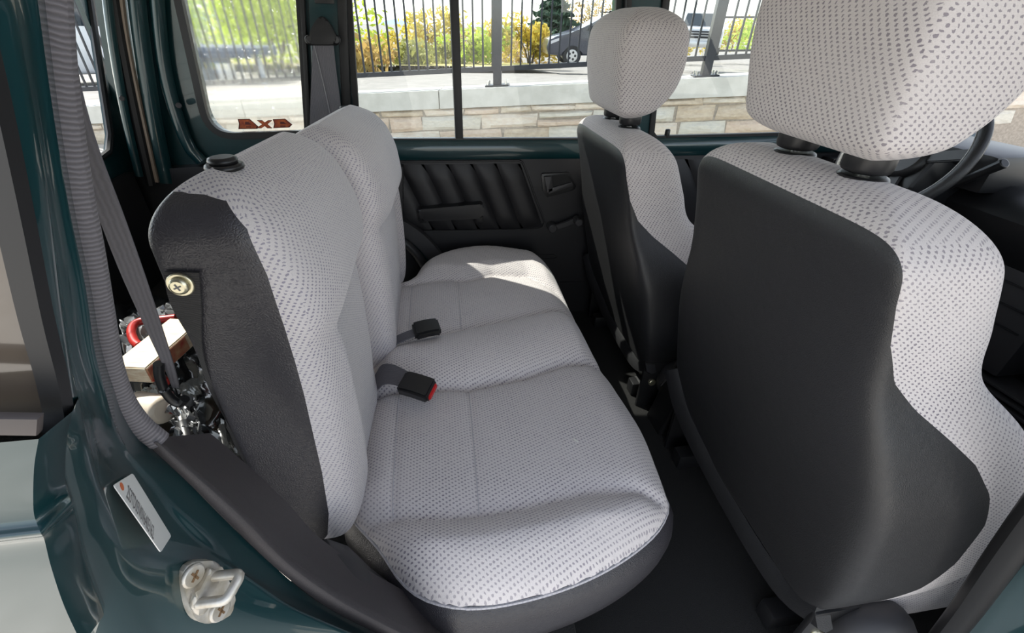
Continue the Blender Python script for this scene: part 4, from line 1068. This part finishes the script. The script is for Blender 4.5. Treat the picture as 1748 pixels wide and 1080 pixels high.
# ---------------------------------------------------------------- front seats
def front_seat(label, yc, dx, dz, near):
    t = thing('front_seat', label, 'car seat', 'front seats')
    lv = [(.545, yc, .235, .605, .72), (.62, yc, .272, .590, .83), (.70, yc, .289, .568, .87), (.80, yc, .292, .545, .88), (.90, yc, .286, .522, .85), (.98, yc, .262, .503, .775),
          (1.06, yc, .230, .485, .675), (1.14, yc, .220, .468, .640), (1.22, yc, .212, .448, .605), (1.275, yc, .195, .435, .575)]
    lv = [(z + dz * min(1, (z - .5) / .6), y, w, a + dx, b + dx) for z, y, w, a, b in lv]
    rows = loft(lv, 180, 120, .45, .13, .22, .070, .04, None, 2.2)
    rows = np.roll(rows, -int(rows.shape[1] * .75), axis=1)
    V, Fc, uv = loft_faces(rows); uv = arc_uv(rows, .17)
    zt = V[:, 2]; yn = np.abs(V[:, 1] - yc); zz = zt - dz
    xr = np.array([smooth(z, [(l[0], l[3]) for l in lv]) for z in zt])
    off = np.interp(zz, [.56, .60, .66, .75, .85, .91, .96, 1.0, 1.04, 1.08, 1.13, 1.18, 1.25], [.03, .11, .16, .185, .19, .178, .150, .108, .062, .028, .012, .009, .010])
    f1 = V[:, 0] - (xr + off)
    ztop = 1.262 - .9 * np.clip(yn - .10, 0, 1) ** 2 * 2.2
    f = np.maximum(f1, zz - ztop)
    a = isocut(V, Fc, uv, f, 1); b = isocut(V, Fc, uv, f, -1)
    br = mesh('backrest_fabric', a[0], a[1], FAB, t, 'box'); bv = mesh('vinyl_back', b[0], b[1], VIN, t, b[2])
    # headrest
    hz = 1.327 + dz; hx = dx
    hl = [(hz - .03, yc, .112, .470, .530), (hz - .01, yc, .126, .454, .560), (hz + .03, yc, .134, .444, .598), (hz + .08, yc, .140, .436, .614), (hz + .13, yc, .140, .434, .614), (hz + .18, yc, .134, .444, .604), (hz + .205, yc, .122, .456, .592)]
    hl = [(z, y, w, a_ + hx, b_ + hx) for z, y, w, a_, b_ in hl]
    hr = loft(hl, 130, 70, .5, .22, .30, .055, .028)
    V, Fc, uv = loft_faces(hr); uv = cloth_uv(V, yc, .136, .44 + hx); hd = mesh('headrest', V, Fc, FAB, t, 'box')
    for s in (-1, 1):
        y = yc + s * .062
        b0 = Vector((.515 + dx, y, 1.25 + dz)); b1 = Vector((.515 + dx, y, hz + .03))
        rod('post', b0, b1, .0075, STEEL, hd, 12)
        rod('post_sleeve', Vector((.515 + dx, y, hz - .048)), Vector((.515 + dx, y, hz - .010)), .028, PLAST, hd, 22, .006)
        rod('post_collar', Vector((.515 + dx, y, 1.256 + dz)), Vector((.515 + dx, y, 1.276 + dz)), .030, PLAST, hd, 22, .006)
    # seat cushion ahead of the backrest
    cl = [(.47, yc, .24, .70, 1.20), (.52, yc, .265, .68, 1.235), (.60, yc, .268, .67, 1.24), (.66, yc, .262, .675, 1.22), (.675, yc, .25, .68, 1.20)]
    cl = [(z, y, w, a_ + dx, b_ + dx) for z, y, w, a_, b_ in cl]
    V, Fc, uv = loft_faces(loft(cl, 90, 30, .3, .3, .3, .05, .03)); mesh('seat_cushion', V, Fc, FAB, t, 'box')
    # lower back flap, recliner and frame
    fl = [Vector((.600 + dx, yc - .25, .60)), Vector((.585 + dx, yc + .26, .66))]
    p = spline([(.575 + dx, yc + .285, .70), (.588 + dx, yc + .20, .615), (.612 + dx, yc + .02, .545), (.618 + dx, yc - .18, .535), (.62 + dx, yc - .27, .59)], 30)
    sweep('vinyl_flap', p, [(-.012, -.022), (.004, -.026), (.018, -.016), (.020, .012), (.008, .030), (-.008, .026)], VIN, t)
    for s in (-1, 1):
        box('hinge_bracket', (.60 + dx, yc + s * .262 - .006, .40), (.70 + dx, yc + s * .262 + .006, .60), PLAST, t, .004)
        rod('hinge_bolt', (.635 + dx, yc + s * .262 - .012, .52), (.635 + dx, yc + s * .262 + .012, .52), .012, BRASS, t, 12, .003)
        box('seat_rail', (.60 + dx, yc + s * .2 - .02, .42), (1.15 + dx, yc + s * .2 + .02, .47), PLAST, t, .006)
    rod('recliner_cover', (.72 + dx, yc - .315, .535), (.72 + dx, yc - .255, .535), .075, PLASTG, t, 28, .02)
    return t
front_seat('large black-backed front seat nearest the camera with a huge headrest', .545, .0, .03, True)
far_seat = front_seat('front seat on the far side by the window, black vinyl back', 1.245, -.02, -.04, False)

# ================================================================== SMALL THINGS
def obox(name, a, b, w, t, up, matr, parent, bev=.003, taper=1.0, arch=0.0):
    """box from a to b, width w, thickness t measured along up"""
    a, b = Vector(a), Vector(b); d = b - a; L = d.length; ux = d.normalized(); uz = Vector(up); uz = (uz - ux * uz.dot(ux)).normalized(); uy = uz.cross(ux)
    bm = bmesh.new(); bmesh.ops.create_cube(bm, size=1)
    bmesh.ops.subdivide_edges(bm, edges=[e for e in bm.edges if abs(e.verts[0].co.x - e.verts[1].co.x) > .5], cuts=3)
    for v in bm.verts:
        f = v.co.x + .5; k = 1 + (taper - 1) * f; v.co = Vector((v.co.x * L, v.co.y * w * k, v.co.z * t * k + arch * 4 * f * (1 - f)))
    if bev: bmesh.ops.bevel(bm, geom=[e for e in bm.edges if e.calc_face_angle(0) > .6], offset=bev, segments=2, affect='EDGES')
    M = Matrix((ux, uy, uz)).transposed().to_4x4(); M.translation = (a + b) / 2; bm.transform(M)
    return from_bm(name, bm, matr, parent)
def onpl(px, py, c, n):
    d = Vector(ray(px, py)); t = (Vector(c) - Vector(CAM)).dot(n) / d.dot(n); return Vector(CAM) + d * t

# ---------------------------------------------------------------- seat belt buckles on the bench
b1 = thing('seat_belt_buckle', 'black seat belt buckle with a red release button', 'buckle', 'seat belt buckles on the bench')
a, b = Vector(atZ(686, 652, .806)), Vector(atZ(738, 668, .800))
up = Vector((.05, -.35, 1))
body = obox('buckle_body', a, b, .050, .026, up, PLAST, b1, .005, 1.0, .003)
ax = (b - a).normalized()
obox('release_button', b - ax * .004, b + ax * .0035, .036, .014, up, RED, body, .002)
Ls = spline([atZ(x, y, z) for x, y, z in [(640, 640, .775), (652, 622, .790), (672, 622, .800), (697, 634, .806)]], 12)
Rs = spline([atZ(x, y, z) for x, y, z in [(644, 666, .772), (655, 655, .785), (672, 655, .795), (694, 662, .800)]], 12)
ribbon('buckle_strap', Ls, Rs, .003, (0, 0, -1), WEB, b1)
b2 = thing('seat_belt_buckle', 'plain black seat belt buckle lying on the middle of the bench', 'buckle', 'seat belt buckles on the bench')
a, b = Vector(atZ(706, 566, .800)), Vector(atZ(750, 557, .800))
obox('buckle_body', a, b, .046, .024, (0, -.3, 1), PLAST, b2, .005, 1.0, .004)
Ls = spline([atZ(x, y, z) for x, y, z in [(660, 584, .775), (680, 571, .79), (708, 560, .800)]], 10)
Rs = spline([atZ(x, y, z) for x, y, z in [(658, 598, .772), (680, 585, .785), (708, 573, .797)]], 10)
ribbon('buckle_strap', Ls, Rs, .003, (0, 0, -1), WEB, b2)

# ---------------------------------------------------------------- belts
nb = thing('seat_belt', 'grey seat belt webbing hanging beside the ribbed door seal', 'seat belt', 'rear seat belts')
Rr = [(112, -60, .315), (120, 60, .32), (138, 160, .335), (168, 260, .36), (208, 365, .40), (244, 465, .44), (276, 560, .48), (298, 630, .505), (306, 662, .515)]
Ll = [(84, -60, .315), (88, 60, .32), (100, 160, .335), (128, 260, .36), (166, 365, .40), (205, 465, .44), (248, 560, .48), (281, 630, .505), (294, 662, .515)]
ribbon('webbing', spline([atY(*p) for p in Ll], 40), spline([atY(*p) for p in Rr], 40), .0015, (.3, .9, 0), WEB, nb)
tube('plastic_loop', spline([atY(x, y, .50) for x, y in [(271, 620), (272, 640), (280, 664), (294, 682), (308, 688), (316, 680)]], 24), .006, PLAST, nb)
fbt = thing('seat_belt', 'black seat belt webbing below a plastic guide on the far pillar', 'seat belt', 'rear seat belts')
Yb = 1.535
out = [(549, 28), (557, 30), (566, 42), (574, 58), (577, 70), (570, 75), (532, 74), (530, 66), (533, 52), (540, 38)]
loop = spline([s2(x, y, Yb) for x, y in out], 40, True)
prism('guide_cover', [side3(u, v, Yb) for u, v in loop], (0, -.022, 0), PLAST, fbt, .008, 3)
for x in (528, 574): rod('guide_ear', atY(x, 68, Yb - .002), atY(x, 68, Yb - .02), .012, PLAST, fbt, 16, .004)
sweep('guide_bar', [atY(529, 74, Yb - .012), atY(575, 74, Yb - .012)], circ(.005, 8), PLAST, fbt)
L1 = spline([atY(x, y, Yb - .01) for x, y in [(534, 74), (532, 120), (529, 200), (528, 260)]], 12); R1 = spline([atY(x, y, Yb - .01) for x, y in [(569, 74), (574, 120), (583, 190), (590, 250)]], 12)
ribbon('webbing', L1, R1, .0015, (0, 1, 0), WEB, fbt)
L1 = spline([atY(x, y, Yb - .013) for x, y in [(535, 76), (546, 120), (562, 190), (572, 250)]], 12); R1 = spline([atY(x, y, Yb - .013) for x, y in [(536, 76), (547, 120), (563, 190), (573, 250)]], 12)
ribbon('webbing_edge', L1, R1, .001, (0, 1, 0), mat('pale_webbing_edge', (.3, .3, .31), .7), fbt)
box('pillar_slot', np.array(atY(545, 6, YW - .05)) - (.012, 0, 0), np.array(atY(570, -2, YW - .046)) + (.0, .0, .01), PLAST, fbt, .002)

# ---------------------------------------------------------------- striker and label on the jamb
st = thing('door_striker', 'cast metal door striker bolted to the green jamb', 'door striker')
c, nrm = hit(347, 1008); nrm = (nrm + Vector((.35, -.35, .1))).normalized()
c = c + nrm * .002
outl = [(303, 972), (316, 958), (336, 954), (358, 955), (368, 964), (378, 984), (389, 1008), (391, 1030), (384, 1047), (366, 1055), (342, 1060), (325, 1054), (314, 1036), (304, 1000)]
P = spline([np.array(onpl(x, y, c, nrm)) for x, y in outl], 40, True)
prism('striker_plate', P, nrm * .008, ZINC, st, .003, 3)
P2 = spline([np.array(onpl(x + (x - 352) * .0 + 0, y, c + nrm * .008, nrm)) for x, y in [(352, 968), (364, 972), (368, 985), (355, 1012), (349, 1036), (338, 1048), (325, 1042), (322, 1022), (330, 1008), (342, 985)]], 30, True)
prism('striker_boss', P2, nrm * .006, ZINC, st, .003, 3)
k0 = onpl(360, 984, c + nrm * .010, nrm); k1 = onpl(333, 1030, c + nrm * .010, nrm); tip = Vector((1, -.12, .16)).normalized() * .027
pth = spline([k0, k0 + tip * .6, k0 + tip * .95 + (k1 - k0) * .06, k0 * .5 + k1 * .5 + tip * 1.0, k1 + tip * .95 - (k1 - k0) * .06, k1 + tip * .6, k1], 36)
tube('striker_loop', pth, .0042, ZINC, st, n=12, ref=tuple(nrm.cross(Vector((0, 0, 1)))))
for x, y in ((327, 981), (372, 1040)):
    q = onpl(x, y, c + nrm * .007, nrm); s_ = rod('screw', q, q + nrm * .004, .0095, ZINC, st, 20, .0015)
    for d in ((1, .2, .5), (-.5, .1, 1)):
        d = Vector(d); d = (d - nrm * d.dot(nrm)).normalized() * .0045; qq = q + nrm * .0041
        sweep('screw_slot', [qq - d, qq + d], rect(.0018, .001), mat('rusty_slot', (.16, .09, .04), .8), s_, ref=tuple(nrm), smooth_=False)
vl_ = thing('serial_label', 'white serial number label stuck on the green jamb', 'label')
c, nrm = hit(241, 875); c = c + nrm * .0015
pts4 = [hit(x, y, None, .0012)[0] for x, y in [(227, 809), (290, 915), (273, 942), (193, 829)]]
ctr = sum(pts4, Vector()) / 4; nrm = ((pts4[1] - pts4[0]).cross(pts4[3] - pts4[0])).normalized()
if nrm.dot(Vector(CAM) - ctr) < 0: nrm = -nrm
ctr = ctr + nrm * .0022
pl4 = [onpl(x, y, ctr, nrm) for x, y in [(225, 808), (291, 915), (273, 943), (192, 828)]]
q0, q1, q2, q3 = pl4
def corner(a, b, c_):
    ua, uc = (a - b).normalized(), (c_ - b).normalized(); r = .0022
    return [b + ua * r, b + (ua + uc) * r * .3, b + uc * r]
lp = corner(q3, q0, q1) + corner(q0, q1, q2) + corner(q1, q2, q3) + corner(q2, q3, q0)
prism('label_plate', lp, nrm * .0006, LABELM, vl_)
dotc = onpl(208, 830, ctr + nrm * .0007, nrm); rod('orange_spot', dotc, dotc + nrm * .0002, .0028, ORANGE, vl_, 18)
def text_mesh(body, origin, ux, uy, width, height, matr, parent, name):
    cu = bpy.data.curves.new('t', 'FONT'); cu.body = body; cu.size = 1; cu.resolution_u = 2
    to = bpy.data.objects.new('t', cu); COL.objects.link(to); dg = bpy.context.evaluated_depsgraph_get(); dg.update()
    me = bpy.data.meshes.new_from_object(to.evaluated_get(dg)); bpy.data.objects.remove(to)
    X = np.array([v.co[:2] for v in me.vertices]); lo, hi = X.min(0), X.max(0)
    for v in me.vertices:
        u = (v.co.x - lo[0]) / (hi[0] - lo[0]) * width; w = (v.co.y - lo[1]) / (hi[1] - lo[1]) * height
        v.co = origin + ux * u + uy * w
    me.materials.clear(); me.materials.append(matr); me.name = name
    o = bpy.data.objects.new(name, me); COL.objects.link(o); o.parent = parent; return o
t0, t1, tu = (onpl(x, y, ctr + nrm * .0009, nrm) for x, y in ((216, 848), (262, 921), (229, 842)))
ux = (t1 - t0).normalized(); uy = (tu - t0); uy = (uy - ux * uy.dot(ux))
text_mesh('2S3TD03V0V6405162', t0, ux, uy.normalized(), (t1 - t0).length, uy.length, INK, vl_, 'serial_number')
q = onpl(535, 1067, *[Vector(v) for v in (hit(535, 1067)[0], hit(535, 1067)[1])])

# ---------------------------------------------------------------- decal on the hazy pane
dc = thing('window_decal', 'orange-red 4x4 decal on the hazy window, read from behind', 'decal')
def dl(pts, y): return [side3(*s2(300 + x / 4.5, y_ / 4.5, YW), y) for x, y_ in pts]
glyphs = [[(474, 917), (562, 915), (628, 972), (622, 990), (480, 992), (484, 950)], [(620, 926), (662, 926), (680, 942), (704, 926), (738, 926), (702, 955), (738, 986), (700, 986), (680, 970), (656, 986), (616, 986), (660, 956)], [(744, 918), (836, 914), (890, 958), (868, 980), (748, 985), (756, 950)]]
for g in glyphs:
    g_ = np.array(g, float); c_ = g_.mean(0)
    prism('decal_outline', dl(c_ + (g_ - c_) * 1.04, YW + .0045), (0, -.0004, 0), DECALD, dc)
    prism('decal_letter', dl(c_ + (g_ - c_) * .88, YW + .0040), (0, -.0004, 0), DECAL, dc)
for g in ([(530, 938), (556, 938), (578, 958), (530, 958)], [(536, 972), (575, 972), (575, 980), (536, 980)], [(800, 936), (826, 936), (850, 954), (800, 954)], [(800, 966), (840, 966), (840, 974), (800, 974)]):
    prism('decal_cutout', dl(g, YW + .0034), (0, -.0003, 0), DECALD, dc)

# ---------------------------------------------------------------- clutter in the cargo space
BAG = mat('black_plastic_bag', (.012, .013, .014), .16, 0, .5); FOIL = mat('crinkled_clear_plastic', (.22, .225, .23), .12, .2, .6)
def crumple(name, label, cat, px, z, amp, matr, seed, n=22, droop=0.0):
    cs = [np.array(atZ(x, y, z_)) for (x, y), z_ in zip(px, z)]; P = []
    for r in range(n):
        row = []
        for c_ in range(n):
            u, v = c_ / (n - 1), r / (n - 1); p = (cs[0]*(1-u)+cs[1]*u)*(1-v) + (cs[3]*(1-u)+cs[2]*u)*v
            k = noise.noise(Vector((u * 5, v * 5, seed))) + .6 * noise.noise(Vector((u * 11, v * 11, seed + 3))) + .3 * abs(noise.noise(Vector((u * 23, v * 23, seed + 5))))
            row.append(p + np.array([noise.noise(Vector((u * 9, v * 9, seed + 9))) * amp * .5, noise.noise(Vector((u * 9, v * 9, seed + 19))) * amp * .5, k * amp]))
        P.append(row)
    V, Fc, uv = grid(P); o = mesh(name, V, Fc, matr, None, uv, True, 30)
    md = o.modifiers.new('thickness', 'SOLIDIFY'); md.thickness = .002
    return tag(o, label, cat)
crumple('plastic_bag', 'crumpled black plastic bag spread under the clutter in the cargo space', 'plastic bag', [(150, 520), (350, 505), (430, 800), (190, 760)], [.80, .80, .78, .78], .025, BAG, 3, 40)
crumple('plastic_wrap', 'crinkled clear plastic wrap behind the red handle', 'plastic wrap', [(205, 545), (300, 520), (296, 560), (215, 610)], [.86, .86, .87, .86], .03, FOIL, 8)
crumple('plastic_wrap', 'pale plastic wrap below the wooden plank', 'plastic wrap', [(236, 668), (285, 650), (284, 682), (240, 690)], [.85, .86, .85, .85], .012, mat('cloudy_plastic', (.55, .58, .52), .25), 12)
crumple('plastic_wrap', 'shiny clear plastic scraps low beside the black strap', 'plastic wrap', [(290, 690), (330, 685), (352, 780), (310, 760)], [.84, .84, .82, .83], .03, FOIL, 22)
WOOD = add_noise(mat('pale_sawn_wood', (.78, .66, .48), .7), 30, (.84, .74, .57), (.66, .50, .33), .2, 5, .001, 'Object', (1, 8, 8))
wd = thing('wooden_plank', 'pale sawn wooden plank with red paint on its edge', 'plank')
wa, wb = Vector(atZ(224, 640, .90)), Vector(atZ(322, 556, .90))
pk = obox('plank', wa, wb, .068, .036, (0, 0, 1), WOOD, wd, .002)
ax = (wb - wa).normalized(); sd_ = Vector((0, 0, 1)).cross(ax).normalized()
if sd_.dot(Vector(CAM) - wa) < 0: sd_ = -sd_
obox('painted_edge', wa + sd_ * .0335 - ax * -.001, wa * .35 + wb * .65 + sd_ * .0335, .004, .030, (0, 0, 1), add_noise(mat('worn_red_paint', (.45, .10, .05), .6), 40, (.55, .33, .18), (.42, .04, .03), .2), wd, .0005)
rdh = tube('pry_bar', spline([atZ(x, y, .885) for x, y in [(238, 590), (229, 582), (224, 566), (230, 553), (246, 547), (266, 546), (300, 542)]], 30), .0085, REDH, None); tag(rdh, 'bent red handle curving behind the wooden plank', 'tool handle')
rr = rod('red_handle', atZ(268, 640, .87), atZ(282, 654, .87), .010, REDH, None, 14, .003); tag(rr, 'short red tool grip showing under the plank', 'tool handle')
rr = rod('red_handle', atZ(285, 672, .85), atZ(298, 700, .845), .010, REDH, None, 14, .003); tag(rr, 'red tool shaft beside the black belt loop', 'tool handle')
jar = thing('plastic_bottle', 'cream plastic bottle end lying below the plank', 'bottle')
rod('bottle_body', atZ(232, 690, .835), atZ(282, 700, .85), .026, mat('cream_plastic', (.72, .62, .50), .45), jar, 22, .008)
tl = thing('socket_wrench', 'small shiny metal tool with black grip under the strap', 'tool')
rod('grip', atZ(312, 722, .84), atZ(322, 756, .835), .011, PLAST, tl, 14, .003); rod('shaft', atZ(303, 695, .845), atZ(312, 722, .84), .006, STEEL, tl, 12, .002)
rod('socket', atZ(300, 688, .846), atZ(303, 695, .845), .011, STEEL, tl, 14, .002)

# ---------------------------------------------------------------- cabin front: console, dash, wheel
cn = thing('center_console', 'black plastic console between the front seats', 'console')
prism('console_body', [(.60, .848, .42), (.625, .848, .53), (.668, .848, .645), (1.55, .848, .63), (1.55, .848, .42)], (0, .094, 0), PLAST, cn, .012, 3)
tube('console_edge', [(.628, .943, .535), (.668, .943, .648), (.90, .943, .640)], .004, PLASTG, cn, n=8)
gv = rod('gear_lever', (1.12, .90, .64), (1.15, .90, .82), .008, PLAST, cn, 12); rod('gaiter', (1.12, .90, .64), (1.13, .90, .71), .05, VIN, gv, 16, .004, .014); rod('knob', (1.148, .90, .80), (1.155, .90, .85), .022, PLAST, gv, 16, .008)
ds = thing('dashboard', 'black dashboard beyond the front seats', 'dashboard')
prof = [(1.60, 1.05), (1.575, 1.02), (1.60, .90), (1.64, .86), (1.63, .78), (1.70, .70), (1.72, .60), (1.95, .58), (1.95, 1.02), (1.80, 1.085), (1.66, 1.085)]
prism('dash_body', [(x, .24, z) for x, z in prof], (0, 1.33, 0), PLAST, ds, .01, 2)
box('center_stack', (1.60, .78, .60), (1.72, 1.02, .98), PLASTG, ds, .01)
for k in range(3): box('radio_slot', (1.594, .80, .74 + .06 * k), (1.602, 1.0, .745 + .06 * k), PLAST, ds, .001)
lc = np.array(atY(1739, 490, .92)); lc[0] = 1.598
rg = tube('lighter_ring', [Vector((1.596, lc[1] + .019 * math.cos(a), lc[2] + .019 * math.sin(a))) for a in np.linspace(0, 2 * math.pi, 28)[:-1]], .0035, BRASS, ds, True, 8, ref=(1, 0, 0))
box('instrument_hood', (1.56, 1.07, 1.06), (1.80, 1.46, 1.17), PLAST, ds, .02)
for k in range(7): box('kick_rib', (1.60, .45 + .0 * k, .44 + .022 * k), (1.70, 1.0, .450 + .022 * k), PLASTG, ds, .003)
sh = thing('steering_column', 'black steering column shroud with ignition lock and stalk', 'steering column')
Mx = Matrix.Translation((1.56, 1.24, 1.055)) @ Matrix.Rotation(math.radians(24), 4, 'Y')
box('shroud', (-.13, -.085, -.065), (.14, .085, .06), PLAST, sh, .018, 3, Mx)
ic = Vector(atY(1660, 360, 1.145)); ig = rod('ignition_lock', ic + Vector((0, .02, 0)), ic + Vector((-.012, -.012, 0)), .022, PLASTG, sh, 22, .003)
rod('key_face', ic + Vector((-.012, -.012, 0)), ic + Vector((-.0135, -.0145, 0)), .014, mat('grey_key_face', (.16, .18, .17), .4), ig, 20)
sweep('key_slot', [ic + Vector((-.014, -.0155, -.006)), ic + Vector((-.014, -.0155, .006))], rect(.003, .001), RUB, ig, ref=(0, 1, 0), smooth_=False)
sa, sb = Vector(atY(1612, 322, 1.14)), Vector(atY(1716, 278, 1.02)); rod('stalk', sa, sb, .009, PLAST, sh, 14, .003, .014)
swt = thing('steering_wheel', 'black leather steering wheel with pale stitching', 'steering wheel')
wc = Vector((1.43, 1.24, 1.14)); wnorm = Vector((-.88, 0, .47)).normalized(); e1 = Vector((0, -1, 0)); e2 = wnorm.cross(e1).normalized()
ang = np.linspace(0, 2 * math.pi, 73)[:-1]
rim = [wc + (e1 * math.cos(a) + e2 * math.sin(a)) * .188 for a in ang]
tube('rim', rim, .0165, VIN, swt, True, 14, ref=tuple(wnorm))
tube('stitching', [wc + (e1 * math.cos(a) + e2 * math.sin(a)) * .176 + wnorm * .0125 for a in ang], .0012, THREAD, swt, True, 5, ref=tuple(wnorm))
rod('hub', wc - wnorm * .045, wc - wnorm * .005, .07, PLAST, swt, 28, .015)
for a in (0.25, math.pi - .25, -1.2, math.pi + 1.2):
    d = e1 * math.cos(a) + e2 * math.sin(a); obox('spoke', wc + d * .05 - wnorm * .025, wc + d * .182 - wnorm * .004, .034, .012, wnorm, PLASTG, swt, .003)
# grey side trim of the far windscreen pillar
box('dash_end_trim', (1.45, 1.50, .45), (1.60, 1.565, 1.06), VINP, ds, .01)

# ---------------------------------------------------------------- floor details
ft = far_seat
o_ = Vector(atZ(1105, 655, .46)); box('mount_block', o_ + Vector((-.035, -.03, -.04)), o_ + Vector((.06, .04, .012)), PLASTG, ft, .01)
cr = [np.array(atY(x, y, 1.13)) for x, y in [(1094, 604), (1092, 618), (1095, 634), (1104, 640), (1112, 642)]]
tube('frayed_foam', spline([p + rng.normal(0, .002, 3) for p in spline(cr, 16)], 30), .008, add_noise(mat('cream_foam', (.6, .56, .44), .95), 200, (.4, .38, .3), (.72, .67, .55), .8), ft, n=8, ref=(1, 0, 0))
rod('mount_bolt', atY(1143, 598, 1.05), atY(1143, 598, 1.02), .016, PLASTG, ft, 18, .004)
crumb = mat('pale_crumb', (.75, .73, .68), .8)
sp = thing('lint_speck', 'tiny white lint speck on the near bench cushion', 'lint')
h = on_cushion(atZ(979, 751, .76)[:2], .001)
if h: obox('fluff', h, h + Vector((.006, -.010, .001)), .004, .002, (0, 0, 1), crumb, sp, .0006)
